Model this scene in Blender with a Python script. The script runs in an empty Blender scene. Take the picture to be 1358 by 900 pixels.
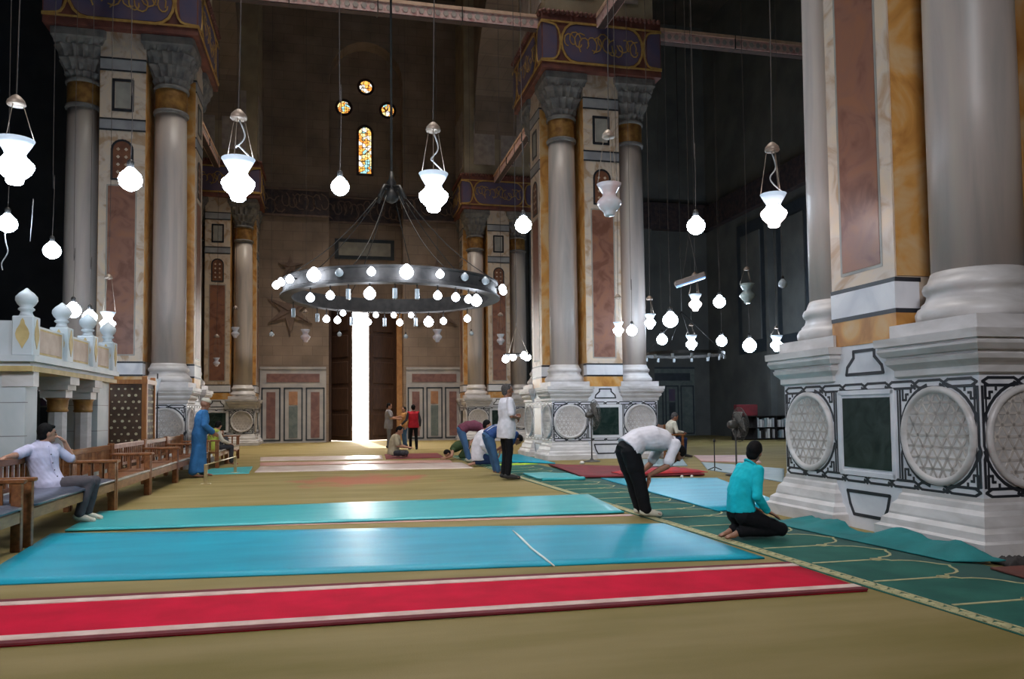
import bpy, bmesh, math, random
from mathutils import Vector, Matrix, noise
random.seed(7)
PI = math.pi
S = bpy.context.scene
COL = S.collection

# ------------------------------------------------------------------ camera
FPX, CAMH = 1040.0, 1.3
YAW, PITCH, ROLL = math.radians(12.9), math.radians(2.75), math.radians(0.6)
PPX, PPY = 679.0, 497.0
_F = Vector((math.sin(YAW)*math.cos(PITCH), math.cos(YAW)*math.cos(PITCH), math.sin(PITCH)))
_R0 = Vector((math.cos(YAW), -math.sin(YAW), 0.0))
_U0 = _R0.cross(_F)
_R = _R0*math.cos(ROLL) - _U0*math.sin(ROLL)
_U = _U0*math.cos(ROLL) + _R0*math.sin(ROLL)
CAM = Vector((0, 0, CAMH))
cd = bpy.data.cameras.new('camera')
cd.sensor_width = 36.0
cd.lens = 36.0*FPX/1358.0
cd.shift_y = (PPY-450.0)/1358.0
cd.clip_start, cd.clip_end = 0.05, 500
cam = bpy.data.objects.new('camera', cd)
COL.objects.link(cam)
m3 = Matrix((_R, _U, -_F)).transposed()
cam.matrix_world = Matrix.Translation(CAM) @ m3.to_4x4()
S.camera = cam

def at(x, y, z=None, Y=None, X=None, D=None):
    """a photo pixel carried out to a known height, depth plane or distance"""
    d = _F + _R*((x-PPX)/FPX) - _U*((y-PPY)/FPX)
    if z is not None: t = (z-CAMH)/d.z
    elif Y is not None: t = Y/d.y
    elif X is not None: t = X/d.x
    else: t = D
    return CAM + d*t

# ------------------------------------------------------------------ world, lights, exposure
W = bpy.data.worlds.new('daylight'); S.world = W
W.use_nodes = True
bg = W.node_tree.nodes['Background']
bg.inputs['Color'].default_value = (1.0, 0.97, 0.92, 1)
bg.inputs['Strength'].default_value = 20.0
S.view_settings.view_transform = 'Standard'
S.view_settings.look = 'None'
S.view_settings.gamma = 1.0
S.view_settings.use_curve_mapping = False
S.view_settings.exposure = 0.25

def light(name, kind, loc, target, energy, color, size=None, size_y=None, spread=None):
    l = bpy.data.lights.new(name, kind)
    l.energy = energy; l.color = color
    if kind == 'AREA':
        l.shape = 'RECTANGLE'; l.size = size; l.size_y = size_y or size
        if spread: l.spread = spread
    o = bpy.data.objects.new(name, l); COL.objects.link(o)
    o.location = loc
    o.rotation_euler = (Vector(target)-Vector(loc)).to_track_quat('-Z', 'Y').to_euler()
    return o
# added area lights: overhead fill for two bays, and high fill behind the camera
light('overhead_fill', 'AREA', (1.2, 15.0, 21.5), (1.2, 15.0, 0), 600, (1.0, 0.95, 0.88), 9, 9, math.radians(80))
light('door_bay_fill', 'AREA', (1.2, 30.5, 21.5), (1.2, 31.8, 0), 650, (1.0, 0.90, 0.78), 6, 4, math.radians(62))  # added to brighten the lower back wall and the floor by the door
light('window_daylight', 'AREA', (-3.5, -7.6, 11.0), (1.8, 11.0, 0.0), 260, (0.95, 0.96, 1.0), 8, 5, math.radians(58))  # added unseen source, beam narrowed so the pier tops stay dark
sun = light('sun', 'SUN', (0, 60, 20), (1.5, 33, 0), 8.0, (1.0, 0.93, 0.82))
sun.data.angle = math.radians(1.0)

# ------------------------------------------------------------------ materials
MATS = {}
def nodes(name):
    m = bpy.data.materials.new(name); m.use_nodes = True
    nt = m.node_tree
    return m, nt, nt.nodes['Principled BSDF'], nt.nodes.new, nt.links.new
def mat(name, c1, c2=None, scale=3.0, detail=6.0, rough=0.6, metal=0.0, bump=0.0, bscale=None, stretch=(1, 1, 1),
        lo=0.35, hi=0.65, c3=None, spec=0.5, coord='pos', distort=0.0, sheen=0.0):
    m, nt, b, N, L = nodes(name)
    b.inputs['Roughness'].default_value = rough
    b.inputs['Metallic'].default_value = metal
    b.inputs['Specular IOR Level'].default_value = spec
    b.inputs['Sheen Weight'].default_value = sheen
    if coord == 'pos':
        g = N('ShaderNodeNewGeometry'); src = g.outputs['Position']
    else:
        g = N('ShaderNodeTexCoord'); src = g.outputs['Object']
    mp = N('ShaderNodeMapping'); mp.inputs['Scale'].default_value = stretch
    L(src, mp.inputs['Vector'])
    nz = N('ShaderNodeTexNoise'); nz.inputs['Scale'].default_value = scale; nz.inputs['Detail'].default_value = detail
    nz.inputs['Distortion'].default_value = distort
    L(mp.outputs['Vector'], nz.inputs['Vector'])
    if c2 is None: c2 = tuple(min(1, c*0.82) for c in c1)
    r = N('ShaderNodeValToRGB')
    r.color_ramp.elements[0].position = lo; r.color_ramp.elements[0].color = (*c1, 1)
    r.color_ramp.elements[1].position = hi; r.color_ramp.elements[1].color = (*c2, 1)
    if c3:
        e = r.color_ramp.elements.new((lo+hi)/2); e.color = (*c3, 1)
    L(nz.outputs['Fac'], r.inputs['Fac']); L(r.outputs['Color'], b.inputs['Base Color'])
    if bump:
        bn = N('ShaderNodeTexNoise'); bn.inputs['Scale'].default_value = bscale or scale*6; bn.inputs['Detail'].default_value = 4
        L(mp.outputs['Vector'], bn.inputs['Vector'])
        bp = N('ShaderNodeBump'); bp.inputs['Strength'].default_value = bump; bp.inputs['Distance'].default_value = 0.02
        L(bn.outputs['Fac'], bp.inputs['Height']); L(bp.outputs['Normal'], b.inputs['Normal'])
    MATS[name] = m
    return m
def emit(name, col, strength, base=None):
    m, nt, b, N, L = nodes(name)
    b.inputs['Base Color'].default_value = (*(base or col), 1)
    b.inputs['Emission Color'].default_value = (*col, 1)
    b.inputs['Emission Strength'].default_value = strength
    b.inputs['Roughness'].default_value = 0.3
    MATS[name] = m
    return m

mat('white_marble', (0.76, 0.76, 0.80), (0.58, 0.59, 0.65), 1.6, 8, 0.38, bump=0.04, distort=1.2, lo=0.42, hi=0.72)
mat('moulding_marble', (0.66, 0.63, 0.63), (0.50, 0.47, 0.46), 2.2, 8, 0.4, bump=0.05, distort=0.8, stretch=(1, 1, 2.5))
mat('carved_marble', (0.56, 0.50, 0.46), (0.40, 0.36, 0.34), 5, 8, 0.55, bump=0.2, bscale=22)
mat('column_marble', (0.54, 0.47, 0.41), (0.36, 0.33, 0.31), 1.8, 8, 0.40, stretch=(1.6, 1.6, 0.16), distort=0.6, c3=(0.48, 0.41, 0.38))
mat('capital_stone', (0.24, 0.22, 0.20), (0.13, 0.12, 0.12), 4, 6, 0.7, bump=0.3, bscale=18)
mat('gold_band', (0.42, 0.22, 0.06), (0.22, 0.10, 0.03), 6, 5, 0.42, metal=0.3, bump=0.4, bscale=14)
mat('yellow_marble', (0.62, 0.42, 0.22), (0.40, 0.17, 0.04), 1.3, 9, 0.34, distort=2.2, c3=(0.60, 0.30, 0.08), lo=0.36, hi=0.68)
mat('cream_marble', (0.66, 0.52, 0.38), (0.44, 0.29, 0.18), 1.9, 9, 0.36, distort=1.8, c3=(0.60, 0.50, 0.42))
mat('red_marble', (0.29, 0.125, 0.07), (0.17, 0.07, 0.045), 2.4, 9, 0.36, distort=1.2, c3=(0.25, 0.115, 0.08))
mat('dark_inlay', (0.018, 0.02, 0.026), (0.03, 0.032, 0.04), 6, 3, 0.35)
mat('green_marble', (0.008, 0.022, 0.019), (0.035, 0.055, 0.05), 3.5, 8, 0.28, distort=1.5, spec=0.25)
mat('grey_band', (0.34, 0.34, 0.35), (0.24, 0.24, 0.26), 2.5, 6, 0.4)
mat('square_stone', (0.36, 0.34, 0.30), (0.26, 0.25, 0.23), 3, 6, 0.4)
mat('brown_inlay', (0.22, 0.09, 0.045), (0.13, 0.05, 0.03), 5, 5, 0.4)
mat('frieze_red', (0.20, 0.065, 0.045), (0.11, 0.035, 0.03), 4, 5, 0.6)
mat('frieze_blue', (0.085, 0.075, 0.15), (0.13, 0.085, 0.13), 2.4, 6, 0.55)
mat('gold_paint', (0.62, 0.40, 0.13), (0.44, 0.25, 0.07), 5, 4, 0.42, metal=0.35)
mat('block_stone', (0.42, 0.34, 0.23), (0.30, 0.24, 0.17), 1.5, 7, 0.75, bump=0.1)
mat('pale_panel', (0.50, 0.43, 0.38), (0.36, 0.29, 0.27), 4, 7, 0.6, bump=0.25, bscale=12)
mat('beam_paint', (0.72, 0.40, 0.38), (0.56, 0.28, 0.26), 7, 5, 0.6, c3=(0.76, 0.54, 0.50))
mat('beam_edge', (0.75, 0.50, 0.36), (0.60, 0.38, 0.26), 5, 4, 0.6)
mat('beam_dark', (0.10, 0.06, 0.05), (0.06, 0.04, 0.04), 5, 4, 0.7)
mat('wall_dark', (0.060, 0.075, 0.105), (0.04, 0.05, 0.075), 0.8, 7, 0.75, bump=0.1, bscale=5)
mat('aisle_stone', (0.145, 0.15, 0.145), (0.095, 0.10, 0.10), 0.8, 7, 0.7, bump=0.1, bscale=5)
mat('wall_frieze', (0.075, 0.05, 0.05), (0.03, 0.025, 0.035), 5, 7, 0.7, bump=0.8, bscale=9)
mat('ceiling_dark', (0.08, 0.07, 0.06), (0.05, 0.045, 0.04), 1, 5, 0.8)
mat('ornament_stone', (0.20, 0.135, 0.105), (0.15, 0.10, 0.08), 5, 5, 0.7, bump=0.2)
mat('dado_white', (0.50, 0.47, 0.46), (0.38, 0.36, 0.37), 2, 7, 0.45)
mat('dado_red', (0.26, 0.13, 0.11), (0.17, 0.08, 0.075), 3, 8, 0.4, distort=1)
mat('dado_orange', (0.48, 0.25, 0.13), (0.36, 0.17, 0.09), 4, 7, 0.4)
mat('dado_green', (0.17, 0.20, 0.19), (0.11, 0.14, 0.14), 3, 8, 0.35, distort=1)
mat('dado_line', (0.045, 0.055, 0.07), (0.03, 0.04, 0.05), 4, 4, 0.4)
mat('door_wood', (0.085, 0.042, 0.026), (0.05, 0.025, 0.017), 5, 6, 0.5, stretch=(4, 4, 0.5), bump=0.1)
mat('door_jamb', (0.55, 0.28, 0.10), (0.40, 0.18, 0.06), 3, 6, 0.4, distort=1)
mat('bench_wood', (0.27, 0.105, 0.035), (0.15, 0.052, 0.018), 4, 7, 0.32, coord='obj', stretch=(5, 1.2, 5), bump=0.06)
mat('bench_wood_pale', (0.40, 0.20, 0.085), (0.26, 0.115, 0.045), 4, 7, 0.36, coord='obj', stretch=(5, 1.2, 5), bump=0.06)
mat('seat_edge', (0.46, 0.42, 0.36), (0.36, 0.32, 0.27), 4, 5, 0.25)
mat('cushion_vinyl', (0.055, 0.065, 0.095), (0.085, 0.10, 0.14), 3, 6, 0.28, bump=0.25, bscale=9)
mat('lattice_wood', (0.10, 0.055, 0.032), (0.06, 0.03, 0.018), 6, 6, 0.5)
mat('lattice_inlay', (0.66, 0.60, 0.42), (0.46, 0.40, 0.24), 6, 4, 0.4)
mat('post_wood', (0.40, 0.165, 0.045), (0.28, 0.10, 0.03), 5, 6, 0.35, stretch=(4, 4, 0.5))
mat('platform_marble', (0.62, 0.65, 0.68), (0.48, 0.54, 0.57), 1.2, 7, 0.42, distort=0.8, bump=0.04)
mat('platform_gold', (0.62, 0.46, 0.20), (0.46, 0.33, 0.13), 5, 5, 0.45)
mat('platform_panel', (0.58, 0.46, 0.38), (0.46, 0.33, 0.25), 4, 6, 0.5, bump=0.1)
mat('shade_unlit', (0.60, 0.62, 0.66), (0.62, 0.48, 0.48), 4, 4, 0.15)
mat('shade_unlit_green', (0.36, 0.42, 0.40), (0.28, 0.33, 0.32), 4, 4, 0.12)
mat('iron', (0.045, 0.042, 0.04), (0.03, 0.028, 0.027), 8, 4, 0.5, metal=0.5)
mat('bronze_ring', (0.07, 0.062, 0.06), (0.04, 0.037, 0.037), 8, 4, 0.6, metal=0.0, spec=0.3)
mat('cord_cloth', (0.10, 0.08, 0.07), (0.07, 0.055, 0.05), 8, 3, 0.7)
mat('chain_brass', (0.34, 0.28, 0.22), (0.24, 0.19, 0.15), 8, 3, 0.4, metal=0.5)
mat('cap_brass', (0.38, 0.30, 0.24), (0.26, 0.19, 0.15), 8, 3, 0.45, metal=0.3)
mat('glass_cup', (0.50, 0.55, 0.60), (0.42, 0.46, 0.50), 8, 3, 0.1)
mat('brass', (0.55, 0.45, 0.26), (0.42, 0.33, 0.17), 8, 3, 0.3, metal=0.7)
mat('fan_cage', (0.10, 0.095, 0.09), (0.07, 0.065, 0.06), 8, 3, 0.4, metal=0.4)
mat('fan_blade', (0.24, 0.22, 0.20), (0.20, 0.18, 0.165), 8, 3, 0.4)
# floor coverings
mat('mat_turquoise', (0.003, 0.27, 0.40), (0.005, 0.35, 0.48), 1.6, 7, 0.40, spec=0.35, bump=0.18, bscale=60, stretch=(0.6, 2, 1))
mat('mat_teal', (0.006, 0.14, 0.15), (0.010, 0.20, 0.21), 2.5, 7, 0.6, spec=0.3, bump=0.15, bscale=50)
mat('mat_teal_pale', (0.02, 0.34, 0.38), (0.05, 0.40, 0.42), 1.6, 7, 0.36, spec=0.5, bump=0.18, bscale=60, stretch=(0.6, 2, 1))
mat('mat_pale', (0.70, 0.58, 0.53), (0.58, 0.45, 0.41), 2.5, 7, 0.27, bump=0.15, bscale=50)
mat('mat_pink', (0.55, 0.30, 0.25), (0.45, 0.22, 0.19), 2.5, 7, 0.45, bump=0.15, bscale=50)
mat('mat_bluegrey', (0.20, 0.28, 0.31), (0.27, 0.33, 0.34), 2.5, 7, 0.5, bump=0.15, bscale=50)
mat('runner_red', (0.62, 0.006, 0.040), (0.50, 0.005, 0.030), 3, 8, 0.9, bump=0.2, bscale=120, spec=0.15)
mat('runner_stripe', (0.68, 0.52, 0.46), (0.56, 0.38, 0.33), 6, 6, 0.85, bump=0.2, bscale=120)
mat('runner_edge', (0.16, 0.012, 0.02), (0.12, 0.01, 0.016), 6, 4, 0.85)
mat('rug_maroon', (0.20, 0.022, 0.03), (0.13, 0.02, 0.025), 3, 7, 0.85, bump=0.2, bscale=80)
mat('rug_brown', (0.15, 0.035, 0.022), (0.10, 0.028, 0.02), 3, 8, 0.9, bump=0.25, bscale=80)
mat('prayer_green', (0.016, 0.088, 0.070), (0.026, 0.125, 0.098), 2.5, 8, 0.8, bump=0.25, bscale=100, spec=0.2)
mat('prayer_dark', (0.012, 0.06, 0.052), (0.02, 0.085, 0.07), 2.5, 8, 0.8, bump=0.25, bscale=100)
mat('prayer_cream', (0.50, 0.45, 0.24), (0.34, 0.32, 0.17), 14, 6, 0.85)
mat('cloth_red', (0.50, 0.03, 0.03), (0.30, 0.03, 0.05), 5, 6, 0.8)
mat('cloth_lime', (0.50, 0.72, 0.02), (0.42, 0.62, 0.02), 5, 6, 0.7)
mat('cloth_black', (0.02, 0.018, 0.018), (0.035, 0.03, 0.03), 5, 6, 0.8)
mat('cloth_pale', (0.52, 0.52, 0.52), (0.40, 0.41, 0.43), 3, 6, 0.7)
mat('paper_white', (0.75, 0.73, 0.70), (0.65, 0.63, 0.60), 5, 3, 0.7)
mat('sand_ground', (0.62, 0.52, 0.40), (0.50, 0.42, 0.32), 2, 5, 0.9)
mat('shelf_dark', (0.018, 0.016, 0.016), (0.03, 0.026, 0.025), 5, 5, 0.5)
mat('tube_fixture', (0.26, 0.20, 0.18), (0.20, 0.15, 0.13), 5, 4, 0.5)
emit('tube_face_glow', (0.25, 0.5, 1.0), 0.6, (0.3, 0.5, 0.8))  # tube is unlit; weak glow stands for blue light reflected in its face
# lamps
emit('lamp_white', (0.78, 0.88, 1.0), 42.0)
emit('lamp_bulb', (0.66, 0.82, 1.0), 60.0)
emit('lamp_warm', (1.0, 0.82, 0.78), 10.0)
emit('lamp_globe', (0.80, 0.89, 1.0), 18.0)
emit('lamp_dim', (0.62, 0.76, 0.95), 0.45, (0.45, 0.52, 0.58))
# people
mat('skin', (0.42, 0.215, 0.14), (0.36, 0.17, 0.11), 9, 4, 0.5)
mat('skin_tan', (0.30, 0.14, 0.085), (0.25, 0.11, 0.065), 9, 4, 0.5)
mat('hair_black', (0.005, 0.0045, 0.005), (0.010, 0.009, 0.009), 40, 4, 0.7, spec=0.12)
mat('hair_grey', (0.10, 0.09, 0.088), (0.055, 0.05, 0.05), 40, 4, 0.8, spec=0.15)
mat('eye_dark', (0.012, 0.008, 0.007), (0.02, 0.015, 0.012), 9, 2, 0.2)
mat('lip', (0.30, 0.11, 0.09), (0.26, 0.09, 0.075), 9, 2, 0.5)
CL = {'lavender': (0.58, 0.56, 0.74), 'white': (0.74, 0.71, 0.77), 'greytrouser': (0.085, 0.072, 0.082), 'black': (0.004, 0.004, 0.006),
      'turquoise': (0.006, 0.52, 0.62), 'robeblue': (0.035, 0.155, 0.37), 'jeans': (0.055, 0.125, 0.25), 'maroon': (0.16, 0.045, 0.075),
      'navy': (0.016, 0.035, 0.10), 'red': (0.52, 0.02, 0.035), 'greyshirt': (0.30, 0.28, 0.29), 'greypants': (0.20, 0.19, 0.20), 'beige': (0.44, 0.38, 0.26),
      'charcoal': (0.05, 0.05, 0.058), 'hivis': (0.50, 0.60, 0.10), 'olive': (0.045, 0.075, 0.03), 'blueshirt': (0.03, 0.07, 0.22), 'tan': (0.45, 0.22, 0.08), 'cream': (0.62, 0.58, 0.48)}
for k, c in CL.items():
    mat('cloth_'+k+'_fabric', c, tuple(v*0.78 for v in c), 7, 5, 0.8, coord='obj', bump=0.25, bscale=16, sheen=0.0, spec=0.25)

def stone_wall(name, c1, c2, mortar, scale):
    m, nt, b, N, L = nodes(name)
    g = N('ShaderNodeNewGeometry')
    sp = N('ShaderNodeSeparateXYZ'); L(g.outputs['Position'], sp.inputs[0])
    ad = N('ShaderNodeMath'); L(sp.outputs['X'], ad.inputs[0]); L(sp.outputs['Y'], ad.inputs[1])
    cb = N('ShaderNodeCombineXYZ'); L(ad.outputs[0], cb.inputs['X']); L(sp.outputs['Z'], cb.inputs['Y'])
    br = N('ShaderNodeTexBrick'); br.inputs['Scale'].default_value = scale
    br.inputs['Color1'].default_value = (*c1, 1); br.inputs['Color2'].default_value = (*c2, 1); br.inputs['Mortar'].default_value = (*mortar, 1)
    br.inputs['Mortar Size'].default_value = 0.008
    L(cb.outputs[0], br.inputs['Vector'])
    nz = N('ShaderNodeTexNoise'); nz.inputs['Scale'].default_value = 0.9; nz.inputs['Detail'].default_value = 8
    L(g.outputs['Position'], nz.inputs['Vector'])
    mx = N('ShaderNodeMixRGB'); mx.blend_type = 'OVERLAY'; mx.inputs['Fac'].default_value = 0.6
    L(br.outputs['Color'], mx.inputs['Color1']); L(nz.outputs['Fac'], mx.inputs['Color2'])
    L(mx.outputs[0], b.inputs['Base Color'])
    b.inputs['Roughness'].default_value = 0.8
    MATS[name] = m
stone_wall('wall_stone', (0.27, 0.20, 0.155), (0.24, 0.175, 0.135), (0.20, 0.145, 0.115), 0.55)

def floor_material():
    m, nt, b, N, L = nodes('carpet_olive')
    g = N('ShaderNodeNewGeometry')
    def noise_(scale, detail, st=(1, 1, 1)):
        mp = N('ShaderNodeMapping'); mp.inputs['Scale'].default_value = st; L(g.outputs['Position'], mp.inputs['Vector'])
        n = N('ShaderNodeTexNoise'); n.inputs['Scale'].default_value = scale; n.inputs['Detail'].default_value = detail
        L(mp.outputs[0], n.inputs['Vector']); return n
    def ramp(src, a, ca, c, cc):
        r = N('ShaderNodeValToRGB'); r.color_ramp.elements[0].position = a; r.color_ramp.elements[0].color = ca
        r.color_ramp.elements[1].position = c; r.color_ramp.elements[1].color = cc; L(src, r.inputs['Fac']); return r
    base = ramp(noise_(0.9, 8, (0.5, 2.2, 1)).outputs['Fac'], 0.3, (0.190, 0.146, 0.040, 1), 0.7, (0.290, 0.218, 0.092, 1))
    # worn reddish patches in the pile
    mp = N('ShaderNodeMapping'); L(g.outputs['Position'], mp.inputs['Vector'])
    p = at(480, 636, z=0)
    mp.inputs['Scale'].default_value = (1/2.3, 1/2.0, 1)
    mp.inputs['Location'].default_value = (-p.x/2.3, -p.y/2.0, 0)
    ln = N('ShaderNodeVectorMath'); ln.operation = 'LENGTH'; L(mp.outputs[0], ln.inputs[0])
    nn = noise_(1.6, 9, (1, 0.5, 1))
    ad = N('ShaderNodeMath'); ad.operation = 'MULTIPLY_ADD'; L(nn.outputs['Fac'], ad.inputs[0]); ad.inputs[1].default_value = 1.7; L(ln.outputs['Value'], ad.inputs[2])
    hf = N('ShaderNodeMath'); hf.operation = 'MULTIPLY'; hf.inputs[1].default_value = 0.4; L(ad.outputs[0], hf.inputs[0])
    msk = ramp(hf.outputs[0], 0.46, (0.8, 0.8, 0.8, 1), 0.62, (0, 0, 0, 1))
    mx = N('ShaderNodeMixRGB'); L(msk.outputs[0], mx.inputs['Fac']); L(base.outputs[0], mx.inputs['Color1']); mx.inputs['Color2'].default_value = (0.36, 0.10, 0.06, 1)
    L(mx.outputs[0], b.inputs['Base Color'])
    b.inputs['Roughness'].default_value = 0.82
    b.inputs['Specular IOR Level'].default_value = 0.3
    bn = noise_(90, 3); bp = N('ShaderNodeBump'); bp.inputs['Strength'].default_value = 0.25; bp.inputs['Distance'].default_value = 0.01
    L(bn.outputs['Fac'], bp.inputs['Height']); L(bp.outputs[0], b.inputs['Normal'])
    MATS['carpet_olive'] = m
floor_material()

def stained():
    m, nt, b, N, L = nodes('stained_glass')
    g = N('ShaderNodeNewGeometry')
    v = N('ShaderNodeTexVoronoi'); v.inputs['Scale'].default_value = 5.0; L(g.outputs['Position'], v.inputs['Vector'])
    sp = N('ShaderNodeSeparateXYZ'); L(v.outputs['Color'], sp.inputs[0])
    r = N('ShaderNodeValToRGB'); r.color_ramp.interpolation = 'CONSTANT'
    cols = [(0.0, (1.0, 0.50, 0.10)), (0.3, (0.95, 0.80, 0.35)), (0.45, (0.35, 0.70, 0.72)), (0.6, (0.9, 0.85, 0.75)), (0.8, (1.0, 0.35, 0.06))]
    r.color_ramp.elements[0].color = (*cols[0][1], 1)
    r.color_ramp.elements[1].position = cols[1][0]; r.color_ramp.elements[1].color = (*cols[1][1], 1)
    for p, c in cols[2:]:
        e = r.color_ramp.elements.new(p); e.color = (*c, 1)
    L(sp.outputs['X'], r.inputs['Fac'])
    v2 = N('ShaderNodeTexVoronoi'); v2.feature = 'DISTANCE_TO_EDGE'; v2.inputs['Scale'].default_value = 5.0; L(g.outputs['Position'], v2.inputs['Vector'])
    lt = N('ShaderNodeMath'); lt.operation = 'GREATER_THAN'; lt.inputs[1].default_value = 0.06; L(v2.outputs['Distance'], lt.inputs[0])
    mx = N('ShaderNodeMixRGB'); L(lt.outputs[0], mx.inputs['Fac']); mx.inputs['Color1'].default_value = (0.05, 0.02, 0.01, 1); L(r.outputs[0], mx.inputs['Color2'])
    L(mx.outputs[0], b.inputs['Emission Color']); b.inputs['Emission Strength'].default_value = 1.3
    L(mx.outputs[0], b.inputs['Base Color'])
    MATS['stained_glass'] = m
stained()

# ------------------------------------------------------------------ mesh helpers
class MB:
    def __init__(self): self.v = []; self.f = []; self.sm = []
    def add(self, vs, fs, smooth=False):
        o = len(self.v); self.v += [tuple(p) for p in vs]
        for f in fs: self.f.append(tuple(i+o for i in f)); self.sm.append(smooth)
        return self
    def box(self, x0, x1, y0, y1, z0, z1):
        vs = [(x, y, z) for z in (z0, z1) for y in (y0, y1) for x in (x0, x1)]
        return self.add(vs, [(0, 2, 3, 1), (4, 5, 7, 6), (0, 1, 5, 4), (2, 6, 7, 3), (0, 4, 6, 2), (1, 3, 7, 5)])
    def bevbox(self, x0, x1, y0, y1, z0, z1, b=0.01):
        bm = bmesh.new()
        bmesh.ops.create_cube(bm, size=1)
        for v in bm.verts:
            v.co = Vector(((x0+x1)/2+v.co.x*(x1-x0), (y0+y1)/2+v.co.y*(y1-y0), (z0+z1)/2+v.co.z*(z1-z0)))
        bmesh.ops.bevel(bm, geom=bm.edges[:], offset=b, segments=1, affect='EDGES')
        bm.verts.index_update()
        self.add([v.co for v in bm.verts], [[v.index for v in f.verts] for f in bm.faces]); bm.free(); return self
    def sqstack(self, cx, cy, prof):
        """square sections (z, half) stacked"""
        vs = []; fs = []
        for z, h in prof: vs += [(cx-h, cy-h, z), (cx+h, cy-h, z), (cx+h, cy+h, z), (cx-h, cy+h, z)]
        n = len(prof)
        for i in range(n-1):
            for k in range(4):
                a = i*4+k; b = i*4+(k+1) % 4; fs.append((a, b, b+4, a+4))
        fs.append((3, 2, 1, 0)); fs.append(tuple((n-1)*4+k for k in range(4)))
        return self.add(vs, fs)
    def lathe(self, prof, c=(0, 0, 0), seg=24, smooth=True, fn=None, axis='z', caps=True):
        vs = []; fs = []
        for i, (r, z) in enumerate(prof):
            for k in range(seg):
                a = 2*PI*k/seg; rr = fn(a, i, r) if fn else r
                x, y = rr*math.cos(a), rr*math.sin(a)
                if axis == 'z': vs.append((c[0]+x, c[1]+y, c[2]+z))
                elif axis == '-y': vs.append((c[0]+x, c[1]-z, c[2]+y))
                else: vs.append((c[0]+z, c[1]+x, c[2]+y))
        n = len(prof)
        for i in range(n-1):
            for k in range(seg):
                a = i*seg+k; b = i*seg+(k+1) % seg; fs.append((a, b, b+seg, a+seg))
        if caps: fs.append(tuple(reversed(range(seg)))); fs.append(tuple((n-1)*seg+k for k in range(seg)))
        return self.add(vs, fs, smooth)
    def tube(self, pts, r, seg=8, smooth=True):
        pts = [Vector(p) for p in pts]; vs = []; fs = []
        rs = r if isinstance(r, (list, tuple)) else [r]*len(pts)
        for i, p in enumerate(pts):
            d = (pts[min(i+1, len(pts)-1)]-pts[max(i-1, 0)]).normalized()
            u = d.orthogonal().normalized() if i == 0 else (u - d*u.dot(d)).normalized()
            w = d.cross(u)
            for k in range(seg):
                a = 2*PI*k/seg; vs.append(p+(u*math.cos(a)+w*math.sin(a))*rs[i])
        for i in range(len(pts)-1):
            for k in range(seg):
                a = i*seg+k; b = i*seg+(k+1) % seg; fs.append((a, b, b+seg, a+seg))
        fs.append(tuple(reversed(range(seg)))); fs.append(tuple((len(pts)-1)*seg+k for k in range(seg)))
        return self.add(vs, fs, smooth)
    def bar(self, p0, p1, w, h, up=(0, 0, 1)):
        p0, p1 = Vector(p0), Vector(p1); d = (p1-p0).normalized(); up = Vector(up)
        s = d.cross(up).normalized(); u = s.cross(d)
        vs = [p+s*a*w/2+u*b*h/2 for p in (p0, p1) for a, b in ((-1, -1), (1, -1), (1, 1), (-1, 1))]
        return self.add(vs, [(3, 2, 1, 0), (4, 5, 6, 7)]+[(k, (k+1) % 4, (k+1) % 4+4, k+4) for k in range(4)])
    def strip(self, pts, w, y, t=0.004, closed=False):
        """flat inlay strip in the plane y=const (facing -y); pts are (x, z)"""
        n = len(pts); rng = range(n if closed else n-1)
        for i in rng:
            a = Vector((pts[i][0], 0, pts[i][1])); b = Vector((pts[(i+1) % n][0], 0, pts[(i+1) % n][1]))
            d = (b-a)
            if d.length < 1e-6: continue
            d.normalize(); s = Vector((-d.z, 0, d.x))*w/2; a = a-d*w/2*0.6; b = b+d*w/2*0.6
            vs = [a-s, b-s, b+s, a+s]
            vs = [(p.x, y-t, p.z) for p in vs]+[(p.x, y+0.002, p.z) for p in vs]
            self.add(vs, [(0, 1, 2, 3), (7, 6, 5, 4), (0, 4, 5, 1), (1, 5, 6, 2), (2, 6, 7, 3), (3, 7, 4, 0)])
        return self
    def prism(self, outline, y0, y1):
        """outline (x,z) extruded from y0 (front) to y1"""
        n = len(outline)
        vs = [(x, y0, z) for x, z in outline]+[(x, y1, z) for x, z in outline]
        fs = [tuple(range(n)), tuple(reversed(range(n, 2*n)))]+[(i, i+n, (i+1) % n+n, (i+1) % n) for i in range(n)]
        return self.add(vs, fs)
    def slab(self, outline, z0, z1):
        n = len(outline)
        vs = [(x, y, z0) for x, y in outline]+[(x, y, z1) for x, y in outline]
        fs = [tuple(reversed(range(n))), tuple(range(n, 2*n))]+[(i, (i+1) % n, (i+1) % n+n, i+n) for i in range(n)]
        return self.add(vs, fs)
    def mesh(self, name):
        me = bpy.data.meshes.new(name); me.from_pydata(self.v, [], self.f)
        bm = bmesh.new(); bm.from_mesh(me); bmesh.ops.recalc_face_normals(bm, faces=bm.faces[:]); bm.to_mesh(me); bm.free()
        me.polygons.foreach_set('use_smooth', self.sm); me.update(); return me
    def obj(self, name, m, parent=None, loc=(0, 0, 0), rz=0):
        return link(name, self.mesh(name), m, parent, loc, rz)
def link(name, me, m, parent=None, loc=(0, 0, 0), rz=0):
    o = bpy.data.objects.new(name, me); COL.objects.link(o)
    if m and not me.materials: me.materials.append(MATS[m])
    o.parent = parent; o.location = loc; o.rotation_euler = (0, 0, rz)
    return o
def empty(name, loc=(0, 0, 0), rz=0):
    o = bpy.data.objects.new(name, None); COL.objects.link(o); o.location = loc; o.rotation_euler = (0, 0, rz)
    o.empty_display_size = 0.2
    return o
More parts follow.
